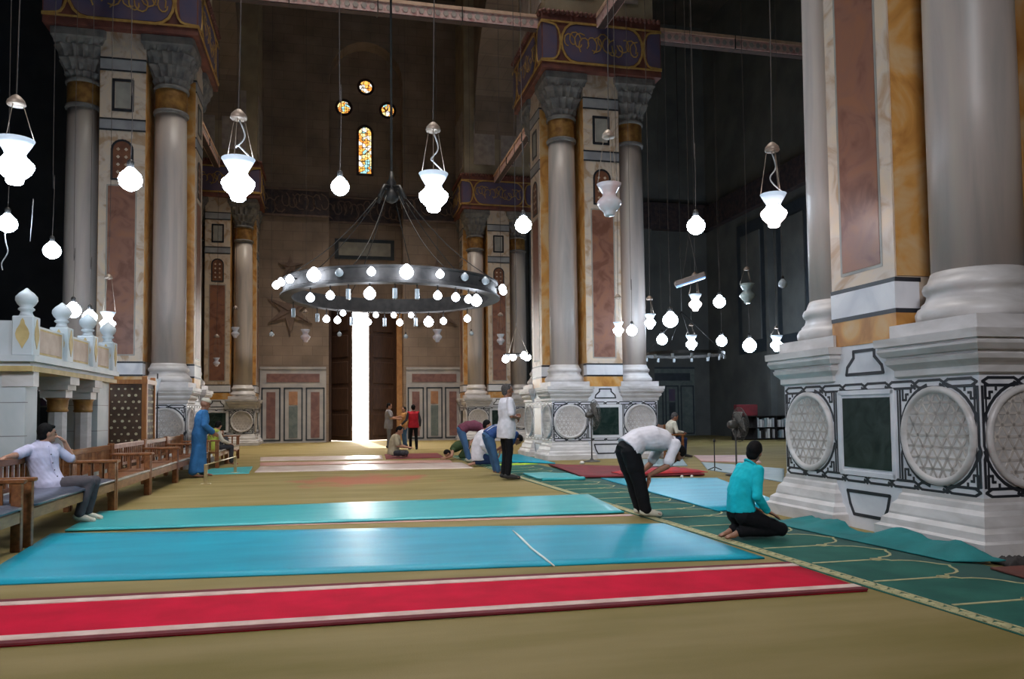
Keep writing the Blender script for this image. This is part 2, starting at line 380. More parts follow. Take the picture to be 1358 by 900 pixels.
def tag(o, label=None, cat=None, group=None, kind=None):
    if label: o['label'] = label
    if cat: o['category'] = cat
    if group: o['group'] = group
    if kind: o['kind'] = kind
    return o
def copy_tree(o, parent=None):
    c = o.copy(); COL.objects.link(c); c.parent = parent
    for ch in list(o.children): copy_tree(ch, c)
    return c
def arch_pts(x0, x1, z0, zs, n=10, pointed=1.0):
    """outline of an arched panel: from bottom left, round"""
    w = (x1-x0)/2; cx = (x0+x1)/2
    return [(x0, z0), (x1, z0)] + [(cx+w*math.cos(a), zs+w*pointed*math.sin(a)) for a in [PI*i/n for i in range(n+1)]]

# ------------------------------------------------------------------ setting
XL, XR, YF, YB, ZC = -17.0, 19.5, -9.0, 38.2, 22.0
tag(MB().box(XL, XR, YF, YB+1.3, -0.3, 0).obj('floor', 'carpet_olive'), kind='structure')
tag(MB().box(XL-0.4, XR+0.4, YF-0.4, YB+1.6, ZC, ZC+0.4).obj('ceiling', 'ceiling_dark'), kind='structure')
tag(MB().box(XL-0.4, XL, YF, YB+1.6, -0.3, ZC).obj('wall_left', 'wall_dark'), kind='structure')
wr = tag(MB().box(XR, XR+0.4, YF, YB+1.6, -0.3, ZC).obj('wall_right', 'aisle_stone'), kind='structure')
tag(MB().box(XL-0.4, XR+0.4, YF-0.4, YF, -0.3, ZC).obj('wall_front', 'wall_stone'), kind='structure')
# back wall: nave part with the tall door niche
NX0, NX1 = -0.18, 3.36
AX0, AX1 = -6.6, 9.4
b = MB()
b.box(AX0, NX0, YB, YB+1.3, 0, ZC); b.box(NX1, AX1, YB, YB+1.3, 0, ZC)
arch = [(NX0, ZC), (NX0, 17.6)] + [((NX0+NX1)/2-(NX1-NX0)/2*math.cos(a), 17.6+1.9*math.sin(a)) for a in [PI*i/12 for i in range(13)]] + [(NX1, ZC)]
b.prism(arch, YB, YB+1.0)
DZ = 6.6
YD = YB+1.0
WX, WZ0, WZ1 = 1.57, 12.95, 15.1
b.box(NX0, NX1, YD, YD+0.3, DZ, ZC)
wb = tag(b.obj('wall_back', 'wall_stone'), kind='structure')
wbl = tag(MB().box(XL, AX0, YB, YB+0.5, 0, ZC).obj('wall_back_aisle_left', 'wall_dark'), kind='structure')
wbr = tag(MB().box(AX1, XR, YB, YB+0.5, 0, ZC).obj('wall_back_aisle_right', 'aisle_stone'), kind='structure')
# inscription frieze along the back wall
f = MB(); f.box(-3.9, NX0, YB-0.08, YB, 10.7, 12.05); f.box(NX1, 6.4, YB-0.08, YB, 10.7, 12.05); f.box(NX0, NX1, YD-0.08, YD, 10.7, 12.05)
tr = tag(f.obj('trim_1', 'wall_frieze'), kind='structure')
f = MB()
for z in (10.74, 12.0):
    f.box(-3.9, NX0, YB-0.12, YB-0.07, z-0.05, z+0.05); f.box(NX1, 6.4, YB-0.12, YB-0.07, z-0.05, z+0.05); f.box(NX0, NX1, YD-0.12, YD-0.07, z-0.05, z+0.05)
f.obj('moulding', 'ornament_stone', tr)
f = MB(); rr = random.Random(3)
x = -3.7
while x < 6.2:
    inn = NX0 < x < NX1
    yy = (YD if inn else YB)-0.085
    zc = 11.35+rr.uniform(-0.2, 0.2); pts = []
    a = rr.uniform(0, 6)
    for i in range(7): pts.append((x+0.26*math.cos(a+i*0.8)*(0.5+0.1*i), zc+0.38*math.sin(a+i*0.7)))
    f.strip(pts, 0.05, yy, 0.02); x += 0.3
f.obj('carved_script', 'ornament_stone', tr)
# dark tablet over the door
MB().box(0.1, 3.0, YD-0.05, YD, 8.95, 9.95).obj('tablet', 'dado_line', wb)
MB().box(0.28, 2.82, YD-0.08, YD-0.04, 9.12, 9.78).obj('tablet_face', 'square_stone', wb)
# carved star ornaments
def ornament(cx, cz, r, n, nm='carved_star'):
    pts = []
    for i in range(n*2):
        a = PI/2+i*PI/n; rr = r if i % 2 == 0 else r*0.36
        pts.append((cx+rr*math.cos(a), cz+rr*math.sin(a)))
    MB().prism(pts, YB-0.07, YB+0.01).obj(nm, 'ornament_stone', wb)
    f = MB()
    for i in range(n):
        a = PI/2+i*2*PI/n
        f.strip([(cx, cz), (cx+r*0.8*math.cos(a), cz+r*0.8*math.sin(a))], 0.06, YB-0.07, 0.03)
    f.obj('carved_rib', 'ornament_stone', wb)
for cx in (-1.95, 5.0):
    ornament(cx, 6.2, 1.15, 6); ornament(cx, 8.3, 0.6, 5)
# dado panels either side of the door
def dado(x0, x1, y, par, zt=3.55, dim=False):  # dim swaps in darker stones, putting the aisles' shade into the dado colours
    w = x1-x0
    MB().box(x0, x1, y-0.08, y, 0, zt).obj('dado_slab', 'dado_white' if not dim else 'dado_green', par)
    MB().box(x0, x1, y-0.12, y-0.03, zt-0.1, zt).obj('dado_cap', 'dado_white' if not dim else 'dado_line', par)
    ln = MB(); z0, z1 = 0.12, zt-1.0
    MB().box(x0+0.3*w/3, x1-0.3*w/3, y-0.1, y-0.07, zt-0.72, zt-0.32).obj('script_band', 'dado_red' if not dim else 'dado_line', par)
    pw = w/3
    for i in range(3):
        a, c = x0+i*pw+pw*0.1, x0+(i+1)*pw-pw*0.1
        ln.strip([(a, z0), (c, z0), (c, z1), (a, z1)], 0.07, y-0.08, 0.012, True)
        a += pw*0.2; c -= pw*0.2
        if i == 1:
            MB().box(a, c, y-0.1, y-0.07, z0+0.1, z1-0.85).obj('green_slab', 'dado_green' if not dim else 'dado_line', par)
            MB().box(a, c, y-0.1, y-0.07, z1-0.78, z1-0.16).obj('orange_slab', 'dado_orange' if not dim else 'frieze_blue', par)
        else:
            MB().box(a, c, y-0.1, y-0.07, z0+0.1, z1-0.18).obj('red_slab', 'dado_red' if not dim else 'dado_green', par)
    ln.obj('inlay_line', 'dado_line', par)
dado(-3.3, NX0-0.12, YB, wb); dado(NX1+0.12, 6.2, YB, wb)
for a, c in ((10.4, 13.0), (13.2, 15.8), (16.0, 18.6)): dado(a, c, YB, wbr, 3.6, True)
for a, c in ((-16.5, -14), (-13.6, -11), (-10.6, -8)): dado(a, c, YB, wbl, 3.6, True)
# dim pilasters and entablature of the right aisle
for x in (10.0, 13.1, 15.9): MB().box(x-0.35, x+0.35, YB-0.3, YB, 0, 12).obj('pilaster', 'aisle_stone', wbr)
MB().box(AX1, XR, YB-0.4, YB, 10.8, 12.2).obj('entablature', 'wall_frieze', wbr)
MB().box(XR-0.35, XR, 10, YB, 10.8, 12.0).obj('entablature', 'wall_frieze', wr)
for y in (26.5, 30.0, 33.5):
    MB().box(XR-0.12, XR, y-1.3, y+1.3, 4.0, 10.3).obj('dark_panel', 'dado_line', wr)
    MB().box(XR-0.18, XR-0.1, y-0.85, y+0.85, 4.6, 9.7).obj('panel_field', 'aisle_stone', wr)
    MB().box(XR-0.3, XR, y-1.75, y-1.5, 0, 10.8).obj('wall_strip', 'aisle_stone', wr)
# jambs, door leaves
for x0, x1, m in ((NX0, NX0+0.12, 'door_wood'), (NX1-0.26, NX1, 'door_jamb')):
    tag(MB().box(x0, x1, YD-0.1, YD+0.3, 0, DZ).obj('trim_2' if m == 'door_wood' else 'trim_3', m), kind='structure')
dr = empty('door_1', ((NX0+NX1)/2, YD+0.3, 0)); tag(dr, kind='structure')
def leaf(hx, sgn, ang):
    w = 1.58
    o = MB().box(0, w, -0.05, 0.05, 0.03, DZ-0.03).obj('leaf', 'door_wood', dr, (hx-dr.location.x, 0, 0), 0)
    if sgn < 0: o.scale.x = -1
    o.rotation_euler.z = ang
    for k in range(5):
        z0 = 0.25+k*1.27
        p = MB().bevbox(0.2, w-0.2, -0.085, -0.045, z0, z0+1.05, 0.02).obj('door_panel', 'door_wood', o)
leaf(NX0+0.1, 1, math.radians(-52)); leaf(NX1-0.26, -1, math.radians(28))
# stained windows
def window(nm, outline):
    w = tag(MB().prism(outline, YD-0.03, YD+0.02).obj(nm, 'stained_glass'), kind='structure')
    f = MB(); f.strip(outline, 0.12, YD-0.03, 0.05, True); f.obj('window_frame', 'beam_dark', w)
    f = MB()
    cx = sum(p[0] for p in outline)/len(outline); cz = sum(p[1] for p in outline)/len(outline)
    xs = [p[0] for p in outline]; zs = [p[1] for p in outline]
    n = 6
    for k in range(1, 3):
        x = min(xs)+(max(xs)-min(xs))*k/3; f.strip([(x, min(zs)+0.1), (x, max(zs)-0.1)], 0.025, YD-0.03, 0.02)
    z = min(zs)+0.3
    while z < max(zs)-0.1: f.strip([(min(xs)+0.12, z), (max(xs)-0.12, z)], 0.025, YD-0.03, 0.02); z += 0.36
    f.obj('glazing_bar', 'beam_dark', w)
sc = 39.2/37.5
window('window_1', arch_pts(WX-0.36, WX+0.36, 13.2, 15.3))
for i, (px, py) in enumerate(((485, 116), (456, 143), (514, 147))):
    p = at(px, py, Y=YD)
    window('window_%d' % (i+2), [(p.x+0.37*math.cos(a), p.z+0.37*math.sin(a)) for a in [2*PI*k/20 for k in range(20)]])
# ground outside the door
tag(MB().box(-30, 30, YB+1.3, 90, -0.75, -0.45).obj('forecourt_ground', 'sand_ground'), kind='structure')
tag(MB().box(NX0-2, NX1+2, YB+1.3, YB+2.6, -0.45, -0.02).obj('door_step', 'sand_ground'), kind='structure')

# ------------------------------------------------------------------ piers
HALF = 1.54; CC = 1.02
def pier_meshes():
    P = {}
    P['die'] = MB().box(-HALF, HALF, -HALF, HALF, 0, 2.0).mesh('pedestal')
    P['base'] = MB().sqstack(-1.04, -1.04, [(0, .70), (.13, .70), (.15, .66), (.21, .65), (.25, .60), (.27, .60), (.35, .58), (.39, .54), (.44, .53), (.46, .51), (.5, .51)]).mesh('base_moulding')
    P['cornice'] = MB().sqstack(-1.04, -1.04, [(1.60, .51), (1.62, .535), (1.68, .535), (1.70, .55), (1.74, .59), (1.78, .60), (1.79, .585), (1.81, .585), (1.82, .62), (1.87, .65), (1.89, .65), (1.90, .64), (1.915, .64), (1.92, .665), (2.0, .67)]).mesh('cornice')
    P['inlay'] = inlay_mesh()
    P['green'] = MB().box(-.38, .38, -HALF-.008, -HALF+.01, .66, 1.42).mesh('green_panel')
    f = MB(); f.strip([(-.43, .60), (.43, .60), (.43, 1.48), (-.43, 1.48)], .05, -HALF, .014, True); P['greenframe'] = f.mesh('panel_frame')
    f = MB(); f.strip([(-.30, 1.68), (.30, 1.68), (.28, 1.76), (.17, 1.86), (.17, 1.93), (-.17, 1.93), (-.17, 1.86), (-.28, 1.76)], .035, -HALF, .006, True); P['trap'] = [f.mesh('trapezoid_inlay')]; f = MB()
    f.strip([(-.34, .40), (.34, .40), (.30, .26), (.24, .15), (-.24, .15), (-.30, .26)], .035, -HALF, .006, True); P['trap'].append(f.mesh('trapezoid_inlay'))
    R = .47
    P['medal'] = MB().lathe([(R, -.01), (R, .03), (R-.02, .045), (R-.05, .045), (R-.065, .02), (R-.07, .016), (.001, .016)], (0, 0, 0), 40, True, axis='-y').mesh('medallion')
    f = MB(); r = R-.08
    for ang in (0, PI/3, 2*PI/3):
        for k in range(-3, 4):
            d = k*.105; h = math.sqrt(max(0, r*r-d*d))
            if h < .05: continue
            dx, dz = math.cos(ang), math.sin(ang)
            f.strip([(-dz*d-dx*h, dx*d-dz*h), (-dz*d+dx*h, dx*d+dz*h)], .022, -.016, .004)
    P['lattice'] = f.mesh('carved_lattice')
    # column
    sh = [(.40, 2.60), (.402, 4.2), (.396, 6.0), (.385, 7.6), (.37, 8.98)]
    P['shaft'] = MB().lathe(sh, (-CC, -CC, 0), 32).mesh('column')
    f = MB(); f.sqstack(-CC, -CC, [(2.0, .56), (2.14, .56)])
    prof = [(.53, 2.14), (.55, 2.17), (.555, 2.22), (.53, 2.27), (.50, 2.29), (.50, 2.31), (.465, 2.34), (.45, 2.38), (.45, 2.41), (.475, 2.43), (.485, 2.47), (.47, 2.51), (.44, 2.53), (.43, 2.56), (.405, 2.62)]
    f.lathe(prof, (-CC, -CC, 0), 32); P['colbase'] = f.mesh('column_base')
    P['neck'] = MB().lathe([(.372, 9.02), (.385, 9.06), (.385, 9.56), (.372, 9.6)], (-CC, -CC, 0), 28).mesh('gold_neck_band')
    P['ring'] = MB().lathe([(.36, 8.93), (.42, 8.95), (.43, 8.99), (.42, 9.03), (.36, 9.05)], (-CC, -CC, 0), 28).mesh('neck_ring')
    P['ring2'] = MB().lathe([(.36, 9.55), (.42, 9.57), (.43, 9.61), (.42, 9.65), (.36, 9.67)], (-CC, -CC, 0), 28).mesh('neck_ring')
    secs = [(.38, 9.62, 0), (.40, 9.72, .1), (.45, 9.80, .2), (.45, 9.83, .2), (.43, 9.84, .25), (.47, 9.98, .4), (.54, 10.08, .5), (.54, 10.12, .5), (.51, 10.13, .6), (.54, 10.28, .75), (.60, 10.38, .85), (.60, 10.42, .85), (.58, 10.43, .9), (.60, 10.56, 1), (.63, 10.6, 1), (.63, 10.78, 1)]
    def fn(a, i, r):
        r0, z, q = secs[i]; sq = 1/max(abs(math.cos(a)), abs(math.sin(a)))
        scal = 1-.09*abs(math.cos(8*a+(i//4)*PI/2)) if i < 13 else 1
        return r0*((1-q)+q*min(sq, 1.36))*scal
    P['capital'] = MB().lathe([(s[0], s[1]) for s in secs], (-CC, -CC, 0), 64, False, fn).mesh('capital')
    # pilaster arm (front)
    w = .52
    P['arm'] = MB().box(-w, w, -HALF, 0, 2.0, 10.8).mesh('pilaster')
    y = -HALF
    P['yellow'] = MB().box(-w-.004, w+.004, y-.006, y+.3, 2.0, 2.28).mesh('yellow_block')
    P['lines'] = [MB().box(-w-.008, w+.008, y-.01, y+d_, z_, z_+h_).mesh('dark_line') for z_, h_, d_ in ((2.28, .045, .3), (2.60, .045, .3), (8.33, .04, .1), (8.60, .04, .1), (9.82, .04, .1), (10.12, .04, .1))]
    P['flank'] = [MB().box(q_*w-.012, q_*w+.012, y+.02, -.62, 2.66, 10.1).mesh('flank_slab') for q_ in (-1, 1)]
    P['white'] = MB().box(-w-.006, w+.006, y-.012, y+.28, 2.325, 2.60).mesh('white_band')
    P['greyb'] = [MB().box(-w-.004, w+.004, y-.006, y+.1, a_, c_).mesh('grey_band') for a_, c_ in ((8.37, 8.60), (9.86, 10.12))]
    P['red'] = MB().box(-.31, .31, y-.006, y+.02, 2.82, 6.95).mesh('red_panel')
    f = MB(); f.strip([(-.33, 2.80), (.33, 2.80), (.33, 6.97), (-.33, 6.97)], .03, y, .004, True); P['redframe'] = f.mesh('panel_fillet')
    P['niche'] = MB().prism(arch_pts(-.21, .21, 7.15, 7.86), y-.006, y+.02).mesh('arch_inlay')
    f = MB(); f.strip(arch_pts(-.235, .235, 7.12, 7.86), .05, y, .012, True); P['nicheframe'] = f.mesh('arch_outline')
    f = MB()
    for r_ in range(4):
        for c in (-.09, .09):
            cx, cz = c, 7.30+r_*.19
            f.prism([(cx+.045*math.cos(a), cz+.045*math.sin(a)) for a in [k*PI/2 for k in range(4)]], y-.012, y)
    P['dots'] = f.mesh('star_inlay')
    P['sq'] = MB().box(-.17, .17, y-.006, y+.02, 8.90, 9.55).mesh('square_inlay')
    f = MB(); f.strip([(-.22, 8.85), (.22, 8.85), (.22, 9.60), (-.22, 9.60)], .07, y, .012, True); P['sqframe'] = f.mesh('square_outline')
    # frieze
    H = 1.76
    P['frieze'] = MB().box(-H, H, -H, H, 10.8, 12.38).mesh('painted_frieze')
    def stad(x0, x1, z0, z1):
        r = (z1-z0)/2; cz = (z0+z1)/2; o = []
        for i in range(9): a = -PI/2+PI*i/8; o.append((x1-r*.75+r*.75*math.cos(a), cz+r*math.sin(a)))
        for i in range(9): a = PI/2+PI*i/8; o.append((x0+r*.75+r*.75*math.cos(a), cz+r*math.sin(a)))
        return o
    f = MB(); g = MB(); f.prism(stad(-1.15, 1.15, 11.05, 12.08), -H-.012, -H)
    f.prism([(-H+.03, 11.05)] + [(-1.32+.1*math.sin(t)-.1, 11.56-.5*math.cos(t)) for t in [PI*i/8 for i in range(9)]] + [(-H+.03, 12.08)], -H-.012, -H)
    f.prism([(H-.03, 12.08)] + [(1.42-.1*math.sin(t), 11.56+.5*math.cos(t)) for t in [PI*i/8 for i in range(9)]] + [(H-.03, 11.05)], -H-.012, -H)
    P['cart'] = f.mesh('cartouche')
    g.strip(stad(-1.2, 1.2, 11.0, 12.13), .06, -H, .03, True)
    g.strip([(-H, 11.0), (H, 11.0)], .045, -H, .028); g.strip([(-H, 12.13), (H, 12.13)], .045, -H, .028)
    for s in (-1, 1): g.strip([(s*H, 11.03)] + [(s*(1.45-.22*math.sin(PI*i/8)), 11.56-.5*math.cos(PI*i/8)) for i in range(9)] + [(s*H, 12.1)], .05, -H, .03)
    P['gold'] = g.mesh('gold_outline')
    g = MB(); rr = random.Random(5)
    for k in range(13):
        cx, cz = -1.0+k*.165, 11.56+rr.uniform(-.12, .12); a = rr.uniform(0, 6.28); q = rr.choice((-1, 1))
        g.strip([(cx+(.07+.018*i)*math.cos(a+q*i*.6), cz+(.12+.02*i)*math.sin(a+q*i*.6)) for i in range(9)], .032, -H-.012, .008)
    P['script'] = g.mesh('gold_script')
    g = MB(); n = 26
    for i in range(n):
        x = -H+.07+(2*H-.14)*i/(n-1); g.lathe([(.012, -.07), (.05, -.05), (.07, 0), (.05, .05), (.012, .07)], (x, -H-.02, 12.4), 6, True)
    P['crest'] = g.mesh('bead_row')
    P['upper'] = MB().box(-1.6, 1.6, -1.6, 1.6, 12.38, ZC).mesh('upper_block')
    P['uppanel'] = [MB().box(-1.15, -.15, -1.63, -1.59, 12.95, 15.6).mesh('pale_panel'), MB().box(.15, 1.15, -1.63, -1.59, 12.95, 15.6).mesh('pale_panel')]
    return P
def inlay_mesh():
    f = MB(); y = -HALF; w = .026
    def chain(x0, x1, z, n, h=.034):
        L = (x1-x0)/n
        for i in range(n):
            a, c = x0+i*L, x0+(i+1)*L
            f.strip([(a+.05, z-h), (c-.05, z-h), (c+.012, z), (c-.05, z+h), (a+.05, z+h), (a-.012, z)], w, y, .004, True)
            if i: f.strip([(a-.05, z-h*.2), (a, z-h*1.2)], w, y, .004)
    for z in (1.535, .545): chain(-1.50, 1.50, z, 8)
    for x in (-1.515, -.535, .535, 1.515):
        f.strip([(x, .59), (x, .84), (x+.02, .90), (x, .96), (x, 1.49)], w, y, .004)
        f.strip([(x+.035*(-1 if x > 0 else 1), .60), (x+.035*(-1 if x > 0 else 1), 1.48)], w*.7, y, .004)
    for cx in (-1.03, 1.03):
        cz = 1.04
        for sx in (-1, 1):
            for sz in (-1, 1):
                f.strip([(cx+sx*.50*math.cos(t), cz+sz*.50*math.sin(t)) for t in [math.radians(d) for d in (15, 25, 35, 45, 55, 65, 75)]], .03, y, .004)
                q = [(cx+sx*.36, cz+sz*.44), (cx+sx*.44, cz+sz*.44), (cx+sx*.44, cz+sz*.36)]
                f.strip([(cx+sx*.34, cz+sz*.42), (cx+sx*.34, cz+sz*.46), (cx+sx*.455, cz+sz*.46), (cx+sx*.455, cz+sz*.345), (cx+sx*.41, cz+sz*.345), (cx+sx*.41, cz+sz*.40), (cx+sx*.38, cz+sz*.40)], .024, y, .004)
    return f.mesh('inlay_border')
PM = pier_meshes()
def pier(label, cx, cy, faces, cols=(0, 1, 2, 3)):
    """faces: 0 = towards the camera, 1 = +X side, 2 = back, 3 = -X side"""
    r = empty('marble_pier', (cx, cy, 0)); tag(r, label, 'pier')
    ped = link('pedestal', PM['die'], 'white_marble', r)
    for k in range(4):
        link('base_moulding', PM['base'], 'moulding_marble', r, rz=k*PI/2); link('cornice', PM['cornice'], 'moulding_marble', r, rz=k*PI/2)
    for k in cols:
        c = link('column', PM['shaft'], 'column_marble', r, rz=k*PI/2)
        link('column_base', PM['colbase'], 'moulding_marble', c); link('gold_neck_band', PM['neck'], 'gold_band', c)
        link('neck_ring', PM['ring'], 'capital_stone', c); link('neck_ring', PM['ring2'], 'capital_stone', c); link('capital', PM['capital'], 'capital_stone', c)
    for k in range(4):
        a = link('pilaster', PM['arm'], 'cream_marble', r, rz=k*PI/2)
        if k not in faces: continue
        for nm, key, m in (('yellow_block', 'yellow', 'yellow_marble'), ('dark_line', 'lines', 'dark_inlay'), ('flank_slab', 'flank', 'yellow_marble'), ('white_band', 'white', 'white_marble'), ('grey_band', 'greyb', 'grey_band'),
                           ('red_panel', 'red', 'red_marble'), ('panel_fillet', 'redframe', 'square_stone'), ('arch_inlay', 'niche', 'brown_inlay'), ('arch_outline', 'nicheframe', 'dark_inlay'), ('star_inlay', 'dots', 'cream_marble'),
                           ('square_inlay', 'sq', 'square_stone'), ('square_outline', 'sqframe', 'dark_inlay')):
            for me in (PM[key] if isinstance(PM[key], list) else [PM[key]]):
                o = link(nm, me, m, a)
                if nm == 'star_inlay': tag(o, kind='stuff')
    fr = link('painted_frieze', PM['frieze'], 'frieze_red', r); up = link('upper_block', PM['upper'], 'block_stone', r)
    for k in faces:
        z = k*PI/2
        link('cartouche', PM['cart'], 'frieze_blue', fr, rz=z); link('gold_outline', PM['gold'], 'gold_paint', fr, rz=z); link('gold_script', PM['script'], 'gold_paint', fr, rz=z); tag(link('bead_row', PM['crest'], 'frieze_red', fr, rz=z), kind='stuff')
        for me in PM['uppanel']: link('pale_panel', me, 'pale_panel', up, rz=z)
        for me in PM['trap']: link('trapezoid_inlay', me, 'dark_inlay', r, rz=z)
        link('inlay_border', PM['inlay'], 'dark_inlay', r, rz=z)
        g = link('green_panel', PM['green'], 'green_marble', r, rz=z); link('panel_frame', PM['greenframe'], 'white_marble', g)
        for s in (-1, 1):
            rot = Matrix.Rotation(z, 4, 'Z') @ Vector((s*1.03, -HALF, 1.04))
            m = link('medallion', PM['medal'], 'moulding_marble', r, rot, z); link('carved_lattice', PM['lattice'], 'carved_marble', m)
    return r
pier('massive marble pier whose inlaid pedestal stands behind the kneeling man in turquoise', 7.14, 7.4, (0, 3))
pier('marble pier with the pedestal fan before its green panel', 7.385, 22.2, (0, 3))
pier('marble pier rising behind the marble tribune and the wooden benches', -5.05, 22.2, (0, 1))
pier('marble pier against the back wall beyond the man in the blue robe', -4.87, 37.3, (0, 1))
pier('marble pier against the back wall behind the bowing worshippers', 7.6, 37.3, (0, 3))
# arches from pier row to back wall
for nm, cx, lab in (('pointed_arch', -4.96, 'dim stone arch between the pier behind the benches and the back wall'), ('pointed_arch', 7.5, 'dim stone arch between the pier with the fan and the back wall')):
    y0, y1 = 23.8, 35.7; pts = [(y0, 14.2)]; n = 10; c = (y0+y1)/2; w = (y1-y0)/2
    for i in range(1, n): t = PI*i/n; pts.append((c-w*math.cos(t), 14.2+5.6*math.sin(t)**0.9))
    pts += [(y1, 14.2), (y1, ZC-.03), (y0, ZC-.03)]
    f = MB(); nn = len(pts)
    vs = [(cx-1.0, a, z) for a, z in pts]+[(cx+1.0, a, z) for a, z in pts]
    f.add(vs, [tuple(range(nn)), tuple(reversed(range(nn, 2*nn)))]+[(i, (i+1) % nn, (i+1) % nn+nn, i+nn) for i in range(nn)])
    tag(f.obj(nm, 'wall_stone'), lab, 'arch')
# tie beams
def beam(p0, p1, lab, pattern=True):
    p0, p1 = Vector(p0), Vector(p1); L = (p1-p0).length; d = (p1-p0).normalized(); ang = math.atan2(d.y, d.x)
    r = empty('tie_beam', p0, ang); tag(r, lab, 'beam')
    MB().box(0, L, -.13, .13, -.16, .12).obj('painted_face', 'beam_paint', r)
    MB().box(0, L, -.16, .16, .12, .21).obj('top_board', 'beam_edge', r)
    MB().box(0, L, -.10, .10, -.18, -.16).obj('soffit_shade', 'beam_dark', r)  # dark sheet carrying the shade under the beam in its colour
    f = MB(); x = .25
    while x < L-.2:
        f.prism([(x+.075*math.cos(a), -.02+.085*math.sin(a)) for a in [k*PI/3 for k in range(6)]], -.142, -.13); x += .22
    f.obj('painted_rosettes', 'pale_panel', r)
    for k in range(1, 4): MB().box(L*k/4-.012, L*k/4+.012, -.165, .165, -.185, .215).obj('iron_strap', 'iron', r)
ZT = 12.22
beam((-3.4, 20.9, ZT), (5.75, 20.9, ZT), 'pink painted tie beam spanning the nave above the ring chandelier')
beam((9.1, 20.9, ZT), (19.4, 20.9, ZT), 'painted tie beam crossing the dark aisle beside the pier with the fan')
beam((7.35, 9.1, ZT), (7.35, 20.5, ZT), 'painted tie beam running from the huge inlaid pier to the pier with the fan')
beam((-5.05, 2.0, ZT), (-5.05, 20.5, ZT), 'painted tie beam running forward over the marble tribune')
beam((7.4, 23.9, ZT), (7.5, 35.6, ZT), 'painted tie beam from the pier with the fan back to the wall pier')
beam((-5.0, 23.9, ZT), (-4.9, 35.6, ZT), 'painted tie beam from the pier behind the benches back to the wall pier')

# ------------------------------------------------------------------ floor coverings
def rug(name, pts, m, label, cat='mat', t=0.012, wav=0.004, nx=40, ny=10, z0=0.0, lift=None, group=None):
    """pts: four floor corners (near-left, near-right, far-right, far-left)"""
    a, b_, c, d = [Vector((p[0], p[1], 0)) for p in pts]
    vs = []; fs = []
    def P(u, v):
        p = (a*(1-u)+b_*u)*(1-v)+(d*(1-u)+c*u)*v
        e = .018*noise.noise(Vector((p.x*1.3, p.y*1.3, 3.1)))
        return p+Vector((e*.6, e, 0))
    for lay in (0, 1):
        for j in range(ny+1):
            for i in range(nx+1):
                p = P(i/nx, j/ny)
                h = z0+(0.001 if lay == 0 else t+wav*(1+noise.noise(p*2.2)))+(lift(p) if lift else 0)
                vs.append((p.x, p.y, h))
    o = (nx+1)*(ny+1)
    for j in range(ny):
        for i in range(nx):
            q = j*(nx+1)+i; fs.append((q, q+nx+1, q+nx+2, q+1)); fs.append((o+q, o+q+1, o+q+nx+2, o+q+nx+1))
    edge = [j for j in range(nx)]+[nx+j*(nx+1) for j in range(ny)]+[ny*(nx+1)+nx-j for j in range(nx)]+[(ny-j)*(nx+1) for j in range(ny)]
    for i, q in enumerate(edge): r = edge[(i+1) % len(edge)]; fs.append((q, r, o+r, o+q))
    mb = MB(); mb.add(vs, fs, True)
    ob = mb.obj(name, m)
    return tag(ob, label, cat, group)
def fl(*pp): return [at(x, y, z=0) for x, y in pp]
# red runner
rp = [(-4.6, 5.10), (3.72, 4.96), (3.74, 5.98), (-4.6, 6.36)]
rn = rug('red_runner', rp, 'runner_red', 'bright red runner carpet with two cream stripes', 'carpet', 0.014)
def runner_line(v0, v1, m, nm):
    a, b_, c, d = [Vector((p[0], p[1], 0)) for p in rp]
    mb = MB(); n = 50
    for i in range(n):
        q = []
        for u, v in ((i/n, v0), ((i+1)/n, v0), ((i+1)/n, v1), (i/n, v1)):
            p = (a*(1-u)+b_*u)*(1-v)+(d*(1-u)+c*u)*v; q.append(p)
        mb.add([(p.x, p.y, .0235) for p in q]+[(p.x, p.y, .010) for p in q], [(0, 1, 2, 3), (0, 4, 5, 1), (2, 6, 7, 3)])
    mb.obj(nm, m, rn)
runner_line(.06, .15, 'runner_stripe', 'cream_stripe'); runner_line(.85, .94, 'runner_stripe', 'cream_stripe')
runner_line(-.01, .05, 'runner_edge', 'dark_edge'); runner_line(.95, 1.01, 'runner_edge', 'dark_edge')
rug('turquoise_mat', [(-2.75, 6.93), (3.68, 6.26), (3.70, 8.45), (-3.05, 9.70)], 'mat_turquoise', 'long glossy turquoise mat lying next to the red runner')
cr = MB().tube([at(680, 703, z=.024), at(690, 712, z=.024), at(705, 727, z=.024), at(722, 740, z=.024), at(735, 750, z=.024)], [.006, .014, .012, .012, .005], 6)
cr.obj('white_crease', 'paper_white', bpy.data.objects['turquoise_mat'])
rug('turquoise_mat', fl((85, 706), (828, 681), (780, 657), (132, 680)), 'mat_teal_pale', 'second long turquoise mat with pale sheen reaching the feet of the seated man', z0=.011)
rug('pink_mat', fl((150, 703), (842, 684), (836, 682), (170, 698)), 'mat_pink', 'narrow faded pink strip between the two long turquoise mats', t=.004, wav=.002, nx=30, ny=3)
rug('pale_mat', fl((338, 626.5), (628, 621), (612, 613.5), (345, 619)), 'mat_pale', 'pale pinkish mat lit by the door, in front of the sitting man in beige')
rug('pale_mat', fl((345, 611.5), (508, 609), (506, 604), (345, 606.5)), 'mat_pale', 'small pale mat by the lit doorway, next to the maroon rug')
rug('maroon_rug', fl((512, 609), (590, 607), (580, 601), (510, 602.5)), 'rug_maroon', 'maroon rug under the sitting man in beige', 'rug')
rug('pink_mat', fl((345, 617.5), (600, 613), (596, 610.2), (345, 613.6)), 'mat_pink', 'dusty pink mat between the two pale mats')
rug('turquoise_mat', fl((262, 630), (330, 628), (335, 619), (280, 622)), 'mat_teal_pale', 'small turquoise mat by the brass rail near the blue-robed man')
